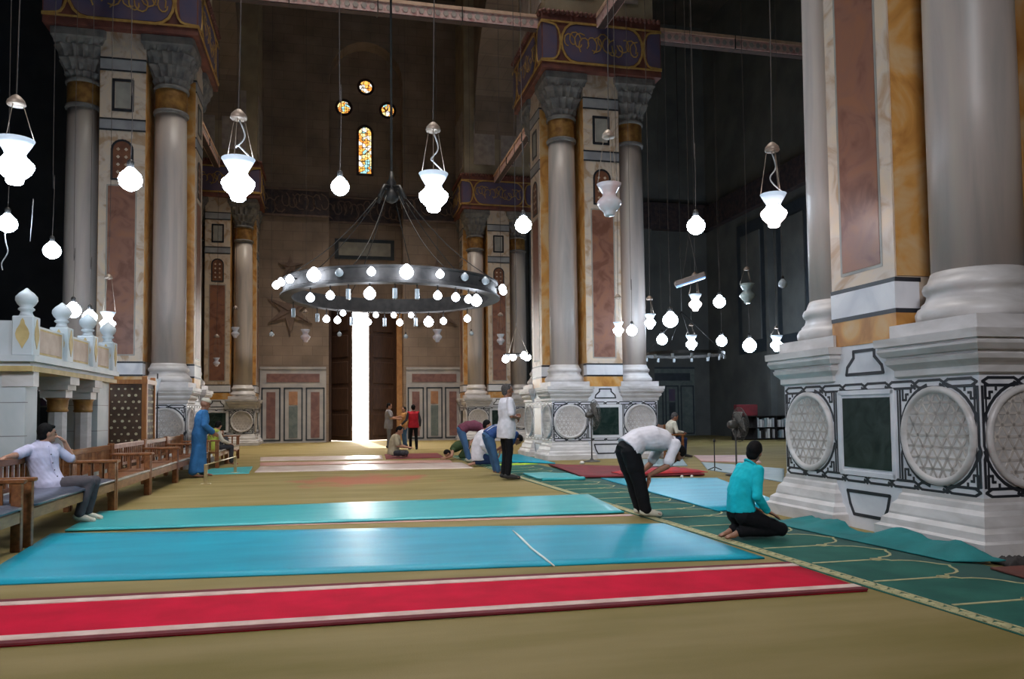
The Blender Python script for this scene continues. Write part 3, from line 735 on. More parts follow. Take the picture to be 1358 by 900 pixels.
rug('turquoise_mat', [(4.8, 9.25), (5.95, 9.45), (7.1, 13.7), (5.03, 14.4)], 'mat_turquoise', 'turquoise mat laid between the bowing man and the kneeling man', z0=.011)
rug('turquoise_mat', [(3.85, 14.3), (4.65, 14.2), (4.70, 15.7), (3.85, 15.9)], 'mat_teal_pale', 'small crumpled turquoise mat by the black shoes of the standing man', z0=.011, wav=.03, nx=24, ny=12)
rug('turquoise_mat', [(3.9, 20.6), (5.44, 19.0), (5.55, 23.3), (4.62, 24.4)], 'mat_turquoise', 'turquoise mat at the foot of the pier with the fan', z0=.011, wav=.01)
rug('blue_grey_mat', fl((938, 623), (1040, 640), (1040, 622), (930, 613)), 'mat_bluegrey', 'grey blue mat beside the microphone stand')
rug('blue_grey_mat', fl((840, 619), (912, 618), (905, 609), (840, 609)), 'mat_bluegrey', 'grey blue mat under the wooden armchair')
rug('pink_mat', fl((930, 612), (1010, 614), (1000, 604), (920, 604)), 'mat_pink', 'faded pink mat beyond the microphone stand')
rug('red_rug', [(4.75, 14.6), (7.2, 14.4), (7.5, 16.3), (5.1, 18.4)], 'rug_maroon', 'rumpled red rug behind the bowing man', 'rug', z0=.024, wav=.015)
# wrinkled teal mat at the foot of the big pedestal
rug('teal_mat', [(5.04, 5.66), (5.37, 5.42), (5.38, 8.1), (4.86, 8.25)], 'mat_teal', 'wrinkled dark teal mat pushed up against the inlaid pedestal', nx=40, ny=40, z0=.011, t=.006, wav=.004,
    lift=lambda p: .16*max(0, (p.x-5.0)/.38)*(max(0, noise.noise(Vector((p.x*1.5, p.y*1.6, 1)))+.35)+.25*abs(noise.noise(Vector((p.x*2, p.y*7, 4))))))
rug('brown_rug', [(5.0, 4.55), (6.9, 4.4), (6.9, 5.35), (5.12, 5.32)], 'rug_brown', 'worn red-brown rug at the corner of the inlaid pedestal', 'rug', z0=.011)
# the green prayer carpet, running away along the aisle
PX0 = lambda y: 3.84-.028*max(0, y-9) if y > 9 else 3.84
pr = [(3.86, 2.0), (5.30, 2.0), (4.90, 24.0), (3.42, 24.0)]
pc = rug('prayer_carpet', pr, 'prayer_green', 'long green prayer carpet with a row of cream-outlined niches', 'carpet', 0.006, 0.0, 20, 120)
def pcarp(u, y):
    v = (y-2.0)/22.0
    a, b_, c, d = pr
    x0 = a[0]*(1-v)+d[0]*v; x1 = b_[0]*(1-v)+c[0]*v
    return Vector((x0*(1-u)+x1*u, y))
def ground_strip(pts, w, z, mb):
    pts = [Vector(p) for p in pts]
    for i in range(len(pts)-1):
        a, b_ = pts[i], pts[i+1]; d = (b_-a)
        if d.length < 1e-5: continue
        d.normalize(); s = Vector((-d.y, d.x))*w/2; a = a-d*w*.2; b_ = b_+d*w*.2
        mb.add([(p.x, p.y, z) for p in (a-s, b_-s, b_+s, a+s)]+[(p.x, p.y, z-.004) for p in (a-s, b_-s, b_+s, a+s)], [(0, 1, 2, 3), (0, 4, 5, 1), (1, 5, 6, 2), (2, 6, 7, 3), (3, 7, 4, 0)])
ZP = .010
edge = MB(); n = 140
ground_strip([pcarp(.020, 2+22*i/n) for i in range(n+1)], .022, ZP, edge); ground_strip([pcarp(.085, 2+22*i/n) for i in range(n+1)], .022, ZP, edge)
i = 0; y = 2.1
while y < 16:
    ground_strip([pcarp(.030, y), pcarp(.075, y+.05)], .05, ZP, edge); ground_strip([pcarp(.052, y+.06), pcarp(.052, y+.10)], .05, ZP-.001, edge); y += .13
edge.obj('border_band', 'prayer_cream', pc)
NW = .75
y = 2.2
while y < 23.0:
    mb = MB()
    ground_strip([pcarp(.12, y), pcarp(.50, y)], .028, ZP, mb)
    # scalloped niche head
    pts = []
    for (u, q) in ((.50, .0), (.53, .06), (.58, .03), (.60, .10), (.66, .12), (.71, .18), (.75, .28), (.78, .42), (.81, .5), (.78, .58), (.75, .72), (.71, .82), (.66, .88), (.60, .90), (.58, .97), (.53, .94), (.50, 1.0)):
        pts.append(pcarp(u, y+q*NW))
    ground_strip(pts, .022, ZP, mb)
    ground_strip([pcarp(.52, y-.03), pcarp(.56, y), pcarp(.52, y+.03)], .03, ZP, mb)
    mb.obj('niche_outline', 'prayer_cream', pc)
    mb = MB()
    mb.add([(*pcarp(u, y+q*NW), .0075) for u, q in ((.58, -.06), (.66, -.12), (.78, -.42), (.985, -.5), (.985, .5), (.78, .42), (.66, .12), (.58, .06))], [tuple(range(8))])
    mb.obj('spandrel_field', 'prayer_dark', pc)
    y += NW
# loose things on the floor
def crumple(name, c, sx, sy, h, m, label, cat, seed=0):
    nx, ny = 26, 14; vs = []; fs = []
    for j in range(ny+1):
        for i in range(nx+1):
            u, v = i/nx*2-1, j/ny*2-1; e = max(0, 1-max(abs(u), abs(v))**4)
            q = Vector((u*3+seed, v*3, seed))
            vs.append((u*sx*(1+.12*noise.noise(q)), v*sy*(1+.15*noise.noise(q+Vector((9, 0, 0)))), .012+e*h*(.5+.7*abs(noise.noise(q*1.6)))))
    for j in range(ny):
        for i in range(nx): a = j*(nx+1)+i; fs.append((a, a+1, a+nx+2, a+nx+1))
    k = len(vs); vs += [(x, y, .001) for x, y, z in vs]
    fs += [tuple(reversed([q+k for q in f])) for f in fs]
    ed = [j for j in range(nx)]+[nx+j*(nx+1) for j in range(ny)]+[ny*(nx+1)+nx-j for j in range(nx)]+[(ny-j)*(nx+1) for j in range(ny)]
    for i, q in enumerate(ed): r = ed[(i+1) % len(ed)]; fs.append((q, q+k, r+k, r))
    mb = MB(); mb.add(vs, fs, True); o = mb.obj(name, m, None, (c.x, c.y, 0)); return tag(o, label, cat)
p = at(895, 634, z=0); o = crumple('red_cloth', p+Vector((0, .75, 0)), .9, .35, .10, 'cloth_red', 'crumpled red cloth heaped on the rumpled red rug', 'cloth', 2); o.location.z = .06
p = at(683, 616, z=0); crumple('lime_strip', p, .55, .12, .02, 'cloth_lime', 'bright lime strip of cloth on the floor behind the standing man', 'cloth', 4)
p = at(1332, 741, z=0); crumple('black_cloth', Vector((p.x-.10, p.y-.22, 0)), .16, .10, .07, 'cloth_black', 'small black cloth bundle at the pedestal base on the red-brown rug', 'cloth', 6)
for px, py, lab in ((897, 632, 'white paper cup lying by the crumpled red cloth'), (910, 632, 'white paper wad lying past the crumpled red cloth')):
    p = at(px, py, z=0); MBo = MB().lathe([(.02, 0), (.034, .015), (.03, .04), (.012, .055)], (0, 0, .0), 10)
    tag(MBo.obj('paper_scrap', 'paper_white', None, (p.x, p.y-.25, .0)), lab, 'paper')
p = at(772, 615, z=0); tag(MB().lathe([(.03, 0), (.07, .02), (.05, .06), (.01, .08)], (0, 0, 0), 10).obj('paper_scrap', 'paper_white', None, (p.x, p.y, 0)), 'white paper scrap on the floor before the pier with the fan', 'paper')
# ------------------------------------------------------------------ marble tribune on the left
def tribune():
    r = empty('marble_tribune', (-6.5, 13.7, 0)); tag(r, 'white marble tribune with gilt panels, ball finials and colonnettes behind the benches', 'tribune')
    ox, oy = -6.5, 13.7
    X1, Y0, Y1, X0 = -3.9, 11.6, 15.8, -9.6
    def B(nm, m, x0, x1, y0, y1, z0, z1, par=r, bev=0):
        mb = MB()
        (mb.bevbox(x0-ox, x1-ox, y0-oy, y1-oy, z0, z1, bev) if bev else mb.box(x0-ox, x1-ox, y0-oy, y1-oy, z0, z1))
        return mb.obj(nm, m, par)
    B('deck', 'platform_marble', X0, X1-.04, Y0+.04, Y1-.04, 1.98, 2.05)
    B('gilt_moulding', 'platform_gold', X0, X1, Y0, Y1, 1.92, 1.99)
    B('lower_fascia', 'platform_marble', X0, X1+.03, Y0-.03, Y1+.03, 2.05, 2.13)
    w = B('front_wall', 'platform_marble', X0, X1-.12, Y0+.12, Y0+.55, 0, 1.92)
    for z in (.62, 1.05, 1.5): B('course_joint', 'grey_band', X0, X1-.118, Y0+.117, Y0+.2, z, z+.012, w)
    e = B('end_wall', 'platform_marble', X1-.75, X1-.12, Y1-.75, Y1-.05, 0, 1.92)
    for z in (.62, 1.05, 1.5): B('course_joint', 'grey_band', X1-.753, X1-.117, Y1-.753, Y1-.1, z, z+.012, e)
    B('rear_wall', 'platform_marble', X0, X1-1.8, Y1-.4, Y1-.05, 0, 1.92)
    def post(x, y):
        p = B('balustrade_post', 'platform_marble', x-.13, x+.13, y-.13, y+.13, 2.13, 2.66, r, .012)
        f = MB().lathe([(.10, 2.66), (.075, 2.70), (.07, 2.73), (.10, 2.75), (.10, 2.77), (.075, 2.79), (.11, 2.83), (.135, 2.88), (.13, 2.93), (.09, 2.98), (.04, 3.02), (.01, 3.05)], (x-ox, y-oy, 0), 20); f.obj('ball_finial', 'platform_marble', p)
        f = MB()
        for s, pl in ((0, 'y'), (1, 'x')):
            o = [(.0, 2.22), (.03, 2.28), (.075, 2.36), (.085, 2.42), (.07, 2.48), (.03, 2.55), (.02, 2.6), (0, 2.63)]
            o = [(a, z) for a, z in o]+[(-a, z) for a, z in reversed(o[1:-1])]
            if pl == 'y': f.prism([(x-ox+a, z) for a, z in o], y-oy-.137, y-oy-.125)
            else:
                n = len(o); f.add([(x-ox+.137, y-oy+a, z) for a, z in o]+[(x-ox+.125, y-oy+a, z) for a, z in o], [tuple(range(n))]+[(i, i+n, (i+1) % n+n, (i+1) % n) for i in range(n)])
        f.obj('gilt_drop', 'platform_gold', p)
    ys = [Y0+.13, Y0+1.55, Y0+2.85, Y1-.13]
    for y in ys: post(X1-.13, y)
    post(X0+.13, Y0+.13); post(X1-2.3, Y0+.13)
    for a, c in zip(ys[:-1], ys[1:]):
        B('rail', 'platform_marble', X1-.2, X1-.06, a+.13, c-.13, 2.13, 2.56)
        q = B('panel', 'platform_panel', X1-.065, X1-.05, a+.26, c-.26, 2.2, 2.5)
        B('panel_rim', 'platform_gold', X1-.062, X1-.056, a+.22, c-.22, 2.17, 2.53, q)
    for a, c in ((X0+.13, X1-2.3), (X1-2.3, X1-.13)):
        B('rail', 'platform_marble', a+.13, c-.13, Y0+.06, Y0+.2, 2.13, 2.60)
        q = B('panel', 'platform_gold', a+.3, c-.3, Y0+.05, Y0+.065, 2.2, 2.53)
        B('panel_field', 'platform_panel', a+.4, c-.4, Y0+.042, Y0+.055, 2.26, 2.47, q)
        f = MB(); rr = random.Random(2)
        for i in range(14):
            x = a+.45+(c-a-.9)*i/13-ox; an = rr.uniform(0, 6)
            f.strip([(x+.05*math.cos(an+k*.7), 2.365+.07*math.sin(an+k*.8)) for k in range(6)], .016, Y0+.042-oy, .006)
        f.obj('carved_script', 'platform_marble', q)
    for px in (76, 110):
        y = at(px, 560, X=X1-.25).y
        c = MB().lathe([(.135, .12), (.135, 1.38)], (X1-.25-ox, y-oy, 0), 8, False).obj('colonnette', 'moulding_marble', r)
        MB().lathe([(.19, 0), (.19, .06), (.15, .12)], (X1-.25-ox, y-oy, 0), 8, False).obj('colonnette_base', 'moulding_marble', c)
        MB().lathe([(.13, 1.38), (.155, 1.40), (.14, 1.43), (.15, 1.56), (.17, 1.60)], (X1-.25-ox, y-oy, 0), 16).obj('gilt_capital', 'gold_band', c)
        f = MB(); f.box(X1-.45-ox, X1-.09-ox, y-.16-oy, y+.16-oy, 1.60, 1.72); f.box(X1-.5-ox, X1-.05-ox, y-.2-oy, y+.2-oy, 1.72, 1.8); f.box(X1-.5-ox, X1-.01-ox, y-.22-oy, y+.22-oy, 1.8, 1.92)
        f.obj('bracket', 'moulding_marble', c)
    f = MB(); f.box(X1-.4-ox, X1-.02-ox, Y0+.1-oy, Y0+.3-oy, 1.72, 1.92); f.obj('bracket', 'moulding_marble', r)
tribune()
# ------------------------------------------------------------------ lattice reading stand
def kursi():
    x0, x1, y0, y1 = -4.42, -3.72, 17.2, 17.95
    cx, cy = (x0+x1)/2, (y0+y1)/2
    r = empty('reading_stand', (cx, cy, 0)); tag(r, 'tall dark lattice reading stand dotted with pale inlay behind the benches', 'stand')
    hx, hy = (x1-x0)/2, (y1-y0)/2
    for sx in (-1, 1):
        for sy in (-1, 1): MB().bevbox(sx*hx-.05, sx*hx+.05, sy*hy-.05, sy*hy+.05, 0, 2.12 if sx > 0 else 2.05, .01).obj('post', 'post_wood', r)
    for nm, bx in (('lattice_panel', (-hx+.05, hx-.05, -hy-.02, -hy+.02)), ('lattice_panel', (-hx+.05, hx-.05, hy-.02, hy+.02)), ('lattice_panel', (hx-.02, hx+.02, -hy+.05, hy-.05)), ('lattice_panel', (-hx-.02, -hx+.02, -hy+.05, hy-.05))):
        p = MB().box(*bx, .2, 1.98).obj(nm, 'lattice_wood', r)
        front = bx[1]-bx[0] > .1
        if bx[2] > 0 or bx[1] < 0: continue
        f = MB(); rr = random.Random(4)
        k = 0
        for j in range(13):
            for i in range(5):
                u = -.26+.13*i+(.065 if j % 2 else 0)+rr.uniform(-.015, .015); z = .3+j*.13; q = rr.choice((.022, .03, .016))
                if u > .3: continue
                if front: f.prism([(u+q*math.cos(t), z+q*math.sin(t)) for t in [2*PI*m/6 for m in range(6)]], -hy-.03, -hy-.015)
                else:
                    n = 6; o = [(u+q*math.cos(t), z+q*math.sin(t)) for t in [2*PI*m/6 for m in range(6)]]
                    f.add([(hx+.03, a, b_) for a, b_ in o]+[(hx+.015, a, b_) for a, b_ in o], [tuple(range(n))]+[(i2, i2+n, (i2+1) % n+n, (i2+1) % n) for i2 in range(n)])
        tag(f.obj('pale_inlay', 'lattice_inlay', p), kind='stuff')
    MB().box(-hx-.06, hx+.06, -hy-.06, hy+.06, 1.96, 2.05).obj('top_rail', 'post_wood', r)
    MB().box(-hx, hx, -hy, hy, .42, .46).obj('seat_board', 'post_wood', r)
kursi()
# pale pointed cloth on a stand beside it
def banner():
    p = at(200, 520, Y=19.3)
    r = empty('draped_stand', (p.x, 19.3, 0)); tag(r, 'pale pointed cloth draped over a thin stand next to the lattice reading stand', 'cloth')
    MB().tube([(0.14, 0, 0), (0.14, 0, 2.2), (.14, 0, 2.28)], .015, 8).obj('pole', 'iron', r)
    MB().lathe([(.16, 0), (.16, .02), (.03, .05)], (.14, 0, 0), 12).obj('foot', 'iron', r)
    n = 10; vs = []; fs = []
    for j in range(n+1):
        t = j/n; w = .19*(1-t**1.3)+.025
        for i in range(9):
            u = i/8*2-1; vs.append((u*w+.02, -.05-.03*math.sin(u*7+t*3)*(1-t*.5)-.02, 2.14-.62*t+.03*u))
    for j in range(n):
        for i in range(8): a = j*9+i; fs.append((a, a+1, a+10, a+9))
    k = len(vs); vs += [(x, y+.012, z) for x, y, z in vs]; m_ = len(fs)
    fs += [tuple(reversed([q+k for q in f])) for f in fs[:m_]]
    MB().add(vs, fs, True).obj('cloth', 'cloth_pale', r)
banner()

# ------------------------------------------------------------------ benches
def bench(y0, y1, label, back='plank', cushion=False, edge=True, seed=0, wood='bench_wood', XF=-2.95, D=.65):
    r = empty('wooden_bench', (XF, y0, 0)); tag(r, label, 'bench')
    L = y1-y0
    for y in (.03, L-.03):
        MB().bevbox(-.09, 0, y-.035, y+.035, 0, .66, .006).obj('leg', wood, r)
        MB().bevbox(-D, -D+.07, y-.035, y+.035, 0, .86, .006).obj('leg', wood, r)
        MB().bevbox(-D, .03, y-.045, y+.045, .66, .70, .008).obj('armrest', wood, r)
        for k in range(3):
            x = -D+.16+k*.14
            MB().box(x, x+.04, y-.012, y+.012, .44, .66).obj('arm_slat', wood, r)
    MB().box(-D+.05, -.02, .05, L-.05, .36, .40).obj('seat', wood, r)
    MB().box(-.035, -.005, .05, L-.05, .28, .385).obj('apron', 'bench_wood_pale', r)
    if edge: MB().bevbox(-.05, .005, .06, L-.06, .385, .42, .008).obj('seat_edge', 'seat_edge', r)
    if cushion:
        vs = []; fs = []; n, m_ = 24, 6
        mb = MB()
        for lay in (0, 1):
            for j in range(m_+1):
                for i in range(n+1):
                    u, v = i/n, j/m_; e = min(1, min(u, 1-u)*14, min(v, 1-v)*5)
                    z = .40+(.005 if lay == 0 else .03+.04*math.sqrt(max(0, e))+.012*noise.noise(Vector((u*9, v*4, seed))))
                    vs.append((-D+.07+(D-.06)*v, .06+(L-.12)*u, z))
        o = (n+1)*(m_+1)
        for j in range(m_):
            for i in range(n): q = j*(n+1)+i; fs.append((q, q+1, q+n+2, q+n+1)); fs.append((o+q, o+q+n+1, o+q+n+2, o+q+1))
        ed = [j for j in range(n)]+[n+j*(n+1) for j in range(m_)]+[m_*(n+1)+n-j for j in range(n)]+[(m_-j)*(n+1) for j in range(m_)]
        for i, q in enumerate(ed): t = ed[(i+1) % len(ed)]; fs.append((q, o+q, o+t, t))
        mb.add(vs, fs, True); mb.obj('cushion', 'cushion_vinyl', r)
    MB().bevbox(-D+.005, -D+.05, .04, L-.04, .76, .84, .006).obj('top_rail', wood if back != 'pale' else 'runner_stripe', r)
    MB().box(-D+.01, -D+.045, .05, L-.05, .46, .51).obj('back_rail', wood, r)
    if back == 'plank':
        n = max(4, int(L/.17))
        for i in range(n):
            a = .06+(L-.12)*i/n; MB().box(-D+.015, -D+.035, a+.004, a+(L-.12)/n-.004, .51, .76).obj('back_plank', wood if i % 3 else 'bench_wood_pale', r)
    else:
        n = int(L/.16)
        for i in range(n):
            a = .09+(L-.18)*i/n; MB().box(-D+.015, -D+.04, a, a+.07, .51, .76).obj('back_slat', wood, r)
    return r
bench(6.2, 8.60, 'wooden bench with slatted back and dark cushion at the end of the row', 'slat', True, False, 1)
bench(8.82, 11.98, 'wooden bench with blue-grey cushion carrying the man in the lavender shirt', 'slat', True, False, 2)
bench(12.02, 14.12, 'plank-backed wooden bench next to the one with the seated man', 'plank')
bench(14.16, 16.46, 'slat-backed wooden bench with a pale top rail before the lattice stand', 'pale')
bench(16.5, 18.55, 'wooden bench directly behind the man in the blue robe', 'slat')
bench(18.6, 20.40, 'wooden bench just past the man in the blue robe', 'plank')
bench(20.72, 22.55, 'wooden bench with the man in the bright vest on it', 'slat', XF=-2.76, D=.53)
bench(22.62, 25.2, 'slat-backed wooden bench standing last in the row towards the door', 'slat', XF=-2.76, D=.53)
# low brass rail
r = empty('brass_rail', (-2.35, 15.91, 0)); tag(r, 'low brass rail on two short posts by the blue-robed man', 'rail')
q = Vector((.20, 2.89, 0))
for p in (Vector((0, 0, 0)), q):
    MB().bevbox(p.x-.03, p.x+.03, p.y-.03, p.y+.03, 0, .38, .006).obj('post', 'brass', r)
    MB().bevbox(p.x-.09, p.x+.09, p.y-.06, p.y+.06, 0, .02, .004).obj('foot_plate', 'brass', r)
MB().tube([(0, 0, .37), (q.x, q.y, .37)], .012, 8).obj('rod', 'brass', r)

# ------------------------------------------------------------------ lamps
SH = [(.055, 0), (.07, .015), (.075, .05), (.085, .06), (.135, .11), (.16, .165), (.155, .19), (.10, .245), (.085, .27), (.095, .30), (.13, .36), (.16, .415)]
SHI = [(.15, .412), (.12, .355), (.085, .30), (.076, .27)]
SHADE = MB().lathe(SH+SHI, (0, 0, 0), 24).mesh('glass_shade')
SHADES = {}
for k in ('lamp_white', 'lamp_warm', 'lamp_dim', 'shade_unlit', 'shade_unlit_green'):
    c = SHADE.copy(); c.materials.append(MATS[k]); SHADES[k] = c
# lit shades: the flared collar is dimmer than the bulb-filled body
for k in ('lamp_white', 'lamp_warm'):
    me = SHADES[k]; me.materials.append(MATS['lamp_dim'])
    for p in me.polygons:
        if p.center.z > .285: p.material_index = 1
CAPM = MB().lathe([(.075, 0), (.085, .015), (.075, .05), (.04, .09), (.012, .11)], (0, 0, 0), 14).mesh('ceiling_cap')
BULB = MB().lathe([(.02, .11), (.035, .10), (.05, .08), (.085, .045), (.10, 0), (.09, -.045), (.06, -.08), (.02, -.10)], (0, 0, 0), 18).mesh('bulb')
SOCK = MB().lathe([(.022, .10), (.03, .105), (.03, .16), (.012, .18)], (0, 0, 0), 10).mesh('socket')
def wire(pts, r, nm, m, par):
    if len(pts) > 3:
        P = [Vector(p) for p in pts]; P = [P[0]]+P+[P[-1]]; out = []
        for i in range(1, len(P)-2):
            for k in range(5):
                t = k/5; a, b_, c, d = P[i-1:i+3]
                out.append(.5*((2*b_)+(c-a)*t+(2*a-5*b_+4*c-d)*t*t+(3*b_-a-3*c+d)*t**3))
        pts = out+[P[-1]]
    return MB().tube(pts, r, 6).obj(nm, m, par)
def mosque_lamp(px, py, D, w, label, m='lamp_white', cap=None, group=None, loose=False, ztop=ZC):
    """w: width in pixels at camera distance D; py: middle of the shade"""
    p = at(px, py, D=D); s = w*D/FPX/.32
    r = empty('mosque_lamp', (p.x, p.y, p.z-.21*s)); tag(r, label, 'lamp', group)
    o = link('glass_shade', SHADES[m], None, r); o.scale = (s, s, s)
    hc = (cap if cap else 1.15)
    for k in range(3):
        a = 2*PI*k/3+.4; wire([(.155*s*math.cos(a), .155*s*math.sin(a), .41*s), (.06*math.cos(a), .06*math.sin(a), hc)], .004, 'chain', 'chain_brass', r)
    link('chain_cap', CAPM, 'cap_brass', r, (0, 0, hc-.01))
    wire([(0, 0, hc+.09), (.02, 0, hc+1.5), (0, 0, ztop-p.z+.21*s-.01)], .006, 'cord', 'cord_cloth', r)
    if loose: wire([(.0, .02, hc), (.06, .03, hc*.8), (-.02, .02, hc*.66), (.0, 0, .55*s), (.10, -.02, .45*s)], .008, 'cable', 'cloth_pale', r)
    return r
def bulb_lamp(px, py, D, rad, label, group=None, m='lamp_bulb', ztop=ZC):
    p = at(px, py, D=D); s = rad*D/FPX/.10
    r = empty('pendant_bulb', p); tag(r, label, 'lamp', group)
    o = link('bulb', BULBS[m], None, r); o.scale = (s, s, s)
    o = link('socket', SOCK, 'iron', r); o.scale = (s, s, s)
    wire([(0, 0, .17*s), (.015, .01, 1.2), (-.01, 0, 2.6), (0, 0, ztop-p.z-.01)], .005, 'cord', 'cord_cloth', r)
    return r
BULBS = {}
for k in ('lamp_bulb', 'lamp_white', 'lamp_globe', 'glass_cup'):
    c = BULB.copy(); c.materials.append(MATS[k]); BULBS[k] = c
mosque_lamp(20, 214, 7.6, 46, 'big lit glass mosque lamp on chains hanging over the marble tribune', cap=.78)
mosque_lamp(316, 238, 8.0, 43, 'big lit glass mosque lamp with a curled white cable, between tribune pier and stained windows', cap=.85, loose=True)
mosque_lamp(575, 255, 8.8, 39, 'lit glass mosque lamp hanging above the ring chandelier', cap=.92, loose=True)
mosque_lamp(808, 265, 10.0, 33, 'unlit pinkish glass mosque lamp before the pier with the fan', 'shade_unlit', cap=1.02)
mosque_lamp(1026, 279, 8.9, 34, 'warm-lit glass mosque lamp hanging beside the huge inlaid pier', 'lamp_warm', cap=.88, loose=True)
bulb_lamp(173, 238, 9.3, 15, 'bright bare bulb hanging before the pier above the marble tribune')
bulb_lamp(451, 247, 9.3, 12, 'bright bare bulb hanging beside the stained glass windows')
bulb_lamp(694, 298, 11.3, 11, 'bright bare bulb hanging by the side face of the pier with the fan')
bulb_lamp(923, 299, 11.5, 12, 'bright bare bulb on a long pale cord in the dark aisle')
bl = bulb_lamp(10, 296, 10.8, 12, 'bright bare bulb with dangling wires over the tribune corner')
wire([(-.03, 0, -.08), (-.02, .0, -.25), (.01, 0, -.4), (-.06, 0, -.55), (-.05, 0, -.65)], .008, 'dangling_wire', 'cloth_pale', bl)
wire([(.28, .1, .38), (.27, .1, .1), (.25, .1, -.22)], .005, 'dangling_wire', 'cloth_pale', bl)
bulb_lamp(69, 332, 12.6, 11, 'small bright bulb hanging in the dark beyond the tribune finial')
bulb_lamp(97, 411, 15.2, 10, 'bright bulb hanging behind the tribune railing, beside the second finial')
bulb_lamp(119, 420, 15.8, 9, 'bright bulb hanging behind the tribune railing, beside the third finial')
mosque_lamp(143, 426, 16.4, 19, 'small lit glass mosque lamp behind the last tribune finial', cap=1.1)
# aisle group
G = 'lamps hanging in the dark right aisle'
mosque_lamp(862, 426, 19.2, 15, 'lit glass mosque lamp under a brass cap, close to the pier with the fan', cap=.72, group=G)
mosque_lamp(922, 401, 22, 17, 'lit glass mosque lamp just below the tilted tube fixture', 'lamp_warm', cap=1.0, group=G)
mosque_lamp(820, 436, 18.6, 14, 'small lit glass lamp against the outer column of the pier with the fan', cap=.9, group=G)
mosque_lamp(917, 454, 29, 15, 'lit glass lamp hanging above the dim far ring of cups', cap=.9, group=G)
mosque_lamp(1030, 455, 31, 16, 'lit glass lamp seen over the cornice of the huge inlaid pier', cap=.9, group=G)
mosque_lamp(991, 389, 21, 20, 'unlit greenish glass mosque lamp in the dark aisle', 'shade_unlit_green', cap=.9, group=G)
for px, py, D, rad, lab in ((954, 400, 23, 8, 'bright bare bulb beside the mosque lamp under the tilted tube fixture'), (889, 424, 21, 10, 'large bright bare bulb next to the mosque lamp under its brass cap'),
                            (878, 450, 29, 7, 'small bright bare bulb over the near end of the dim far ring'), (957, 452, 30, 7, 'small bright bare bulb over the far end of the dim far ring'),
                            (994, 458, 31, 9, 'bright bare bulb hanging low between the dim far ring and the inlaid pier'), (838, 438, 18.4, 7, 'bright bare bulb beside the small glass lamp at the outer column')):
    bulb_lamp(px, py, D, rad, lab, 'bare bulbs of the right aisle')
bulb_lamp(1038, 376, 20, 6, 'small unlit glass bulb before the dark panelled wall', m='glass_cup')
# small unlit lamps beyond the chandelier
G2 = 'small unlit lamps beyond the ring chandelier'
for px, lab in ((405, 'small unlit glass lamp hanging before the carved stars on the bench side of the door'), (580, 'small unlit glass lamp hanging before the wall on the praying row side of the door')): mosque_lamp(px, 445, 24, 13, lab, 'shade_unlit', cap=.9, group=G2)
mosque_lamp(664, 450, 24, 11, 'small unlit glass lamp hanging before the red panel of the wall pier', 'shade_unlit', cap=.9, group=G2)
mosque_lamp(312, 441, 24, 11, 'small unlit glass lamp hanging before the column of the wall pier', 'shade_unlit', cap=.9, group=G2)
mosque_lamp(287, 480, 24, 9, 'tiny unlit glass lamp hanging low before the red panel of the wall pier', 'shade_unlit', cap=.9, group=G2)
for px, py, lab in ((360, 443, 'tiny unlit globe hanging beside the lower carved star on the bench side'), (450, 443, 'tiny unlit globe hanging before the dark door leaf by the light slit'),
                    (538, 446, 'tiny unlit globe hanging before the orange door jamb'), (625, 442, 'tiny unlit globe hanging before the column of the wall pier by the praying row')):
    bulb_lamp(px, py, 24, 3.2, lab, G2, m='glass_cup')
# small four-lamp cluster
p = at(685, 470, D=19.5); r = empty('lamp_cluster', p); tag(r, 'four lit glass cups on a small iron ring by the pier with the fan', 'chandelier')
MB().lathe([(.30, -.02), (.32, -.02), (.32, .02), (.30, .02), (.30, -.02)], (0, 0, 0), 24, caps=False).obj('iron_ring', 'iron', r)
for k, (dx, dy, dz) in enumerate(((-.30, -.10, -.12), (-.03, .28, -.04), (.12, -.28, -.04), (.29, .05, -.06))):
    o = link('bulb', BULBS['lamp_white'], None, r, (dx, dy, dz)); o.scale = (.9, .9, .9)
    wire([(dx, dy, dz+.08), (dx*.98, dy*.98, .02)], .012, 'arm', 'iron', r)
for k in range(3): a = 2*PI*k/3; wire([(.31*math.cos(a), .31*math.sin(a), 0), (0, 0, .7)], .005, 'chain', 'chain_brass', r)
wire([(0, 0, .7), (0, 0, ZC-p.z-.01)], .008, 'cord', 'cord_cloth', r)
# tilted tube fixture
p = at(915, 371, D=20); r = empty('tube_light', p); tag(r, 'tilted unlit tube light fixture with a blue glow painted on its face hanging in the dark aisle', 'lamp')
o = MB().bevbox(-.40, .40, -.10, .10, -.05, .08, .02).obj('housing', 'tube_fixture', r); o.rotation_euler = (0, math.radians(-17), math.radians(-20))
MB().bevbox(-.38, .38, -.11, .09, -.085, -.05, .01).obj('tube_face_glow', 'tube_face_glow', o)
MB().tube([(-.2, .05, -.03), (-.12, .03, .4), (0, 0, 1.2), (0, 0, ZC-p.z-.01)], .006, 6).obj('cord', 'cord_cloth', r); MB().tube([(.2, -.07, .12), (.13, -.03, .5), (0, 0, 1.2)], .006, 6).obj('cord', 'cord_cloth', r)

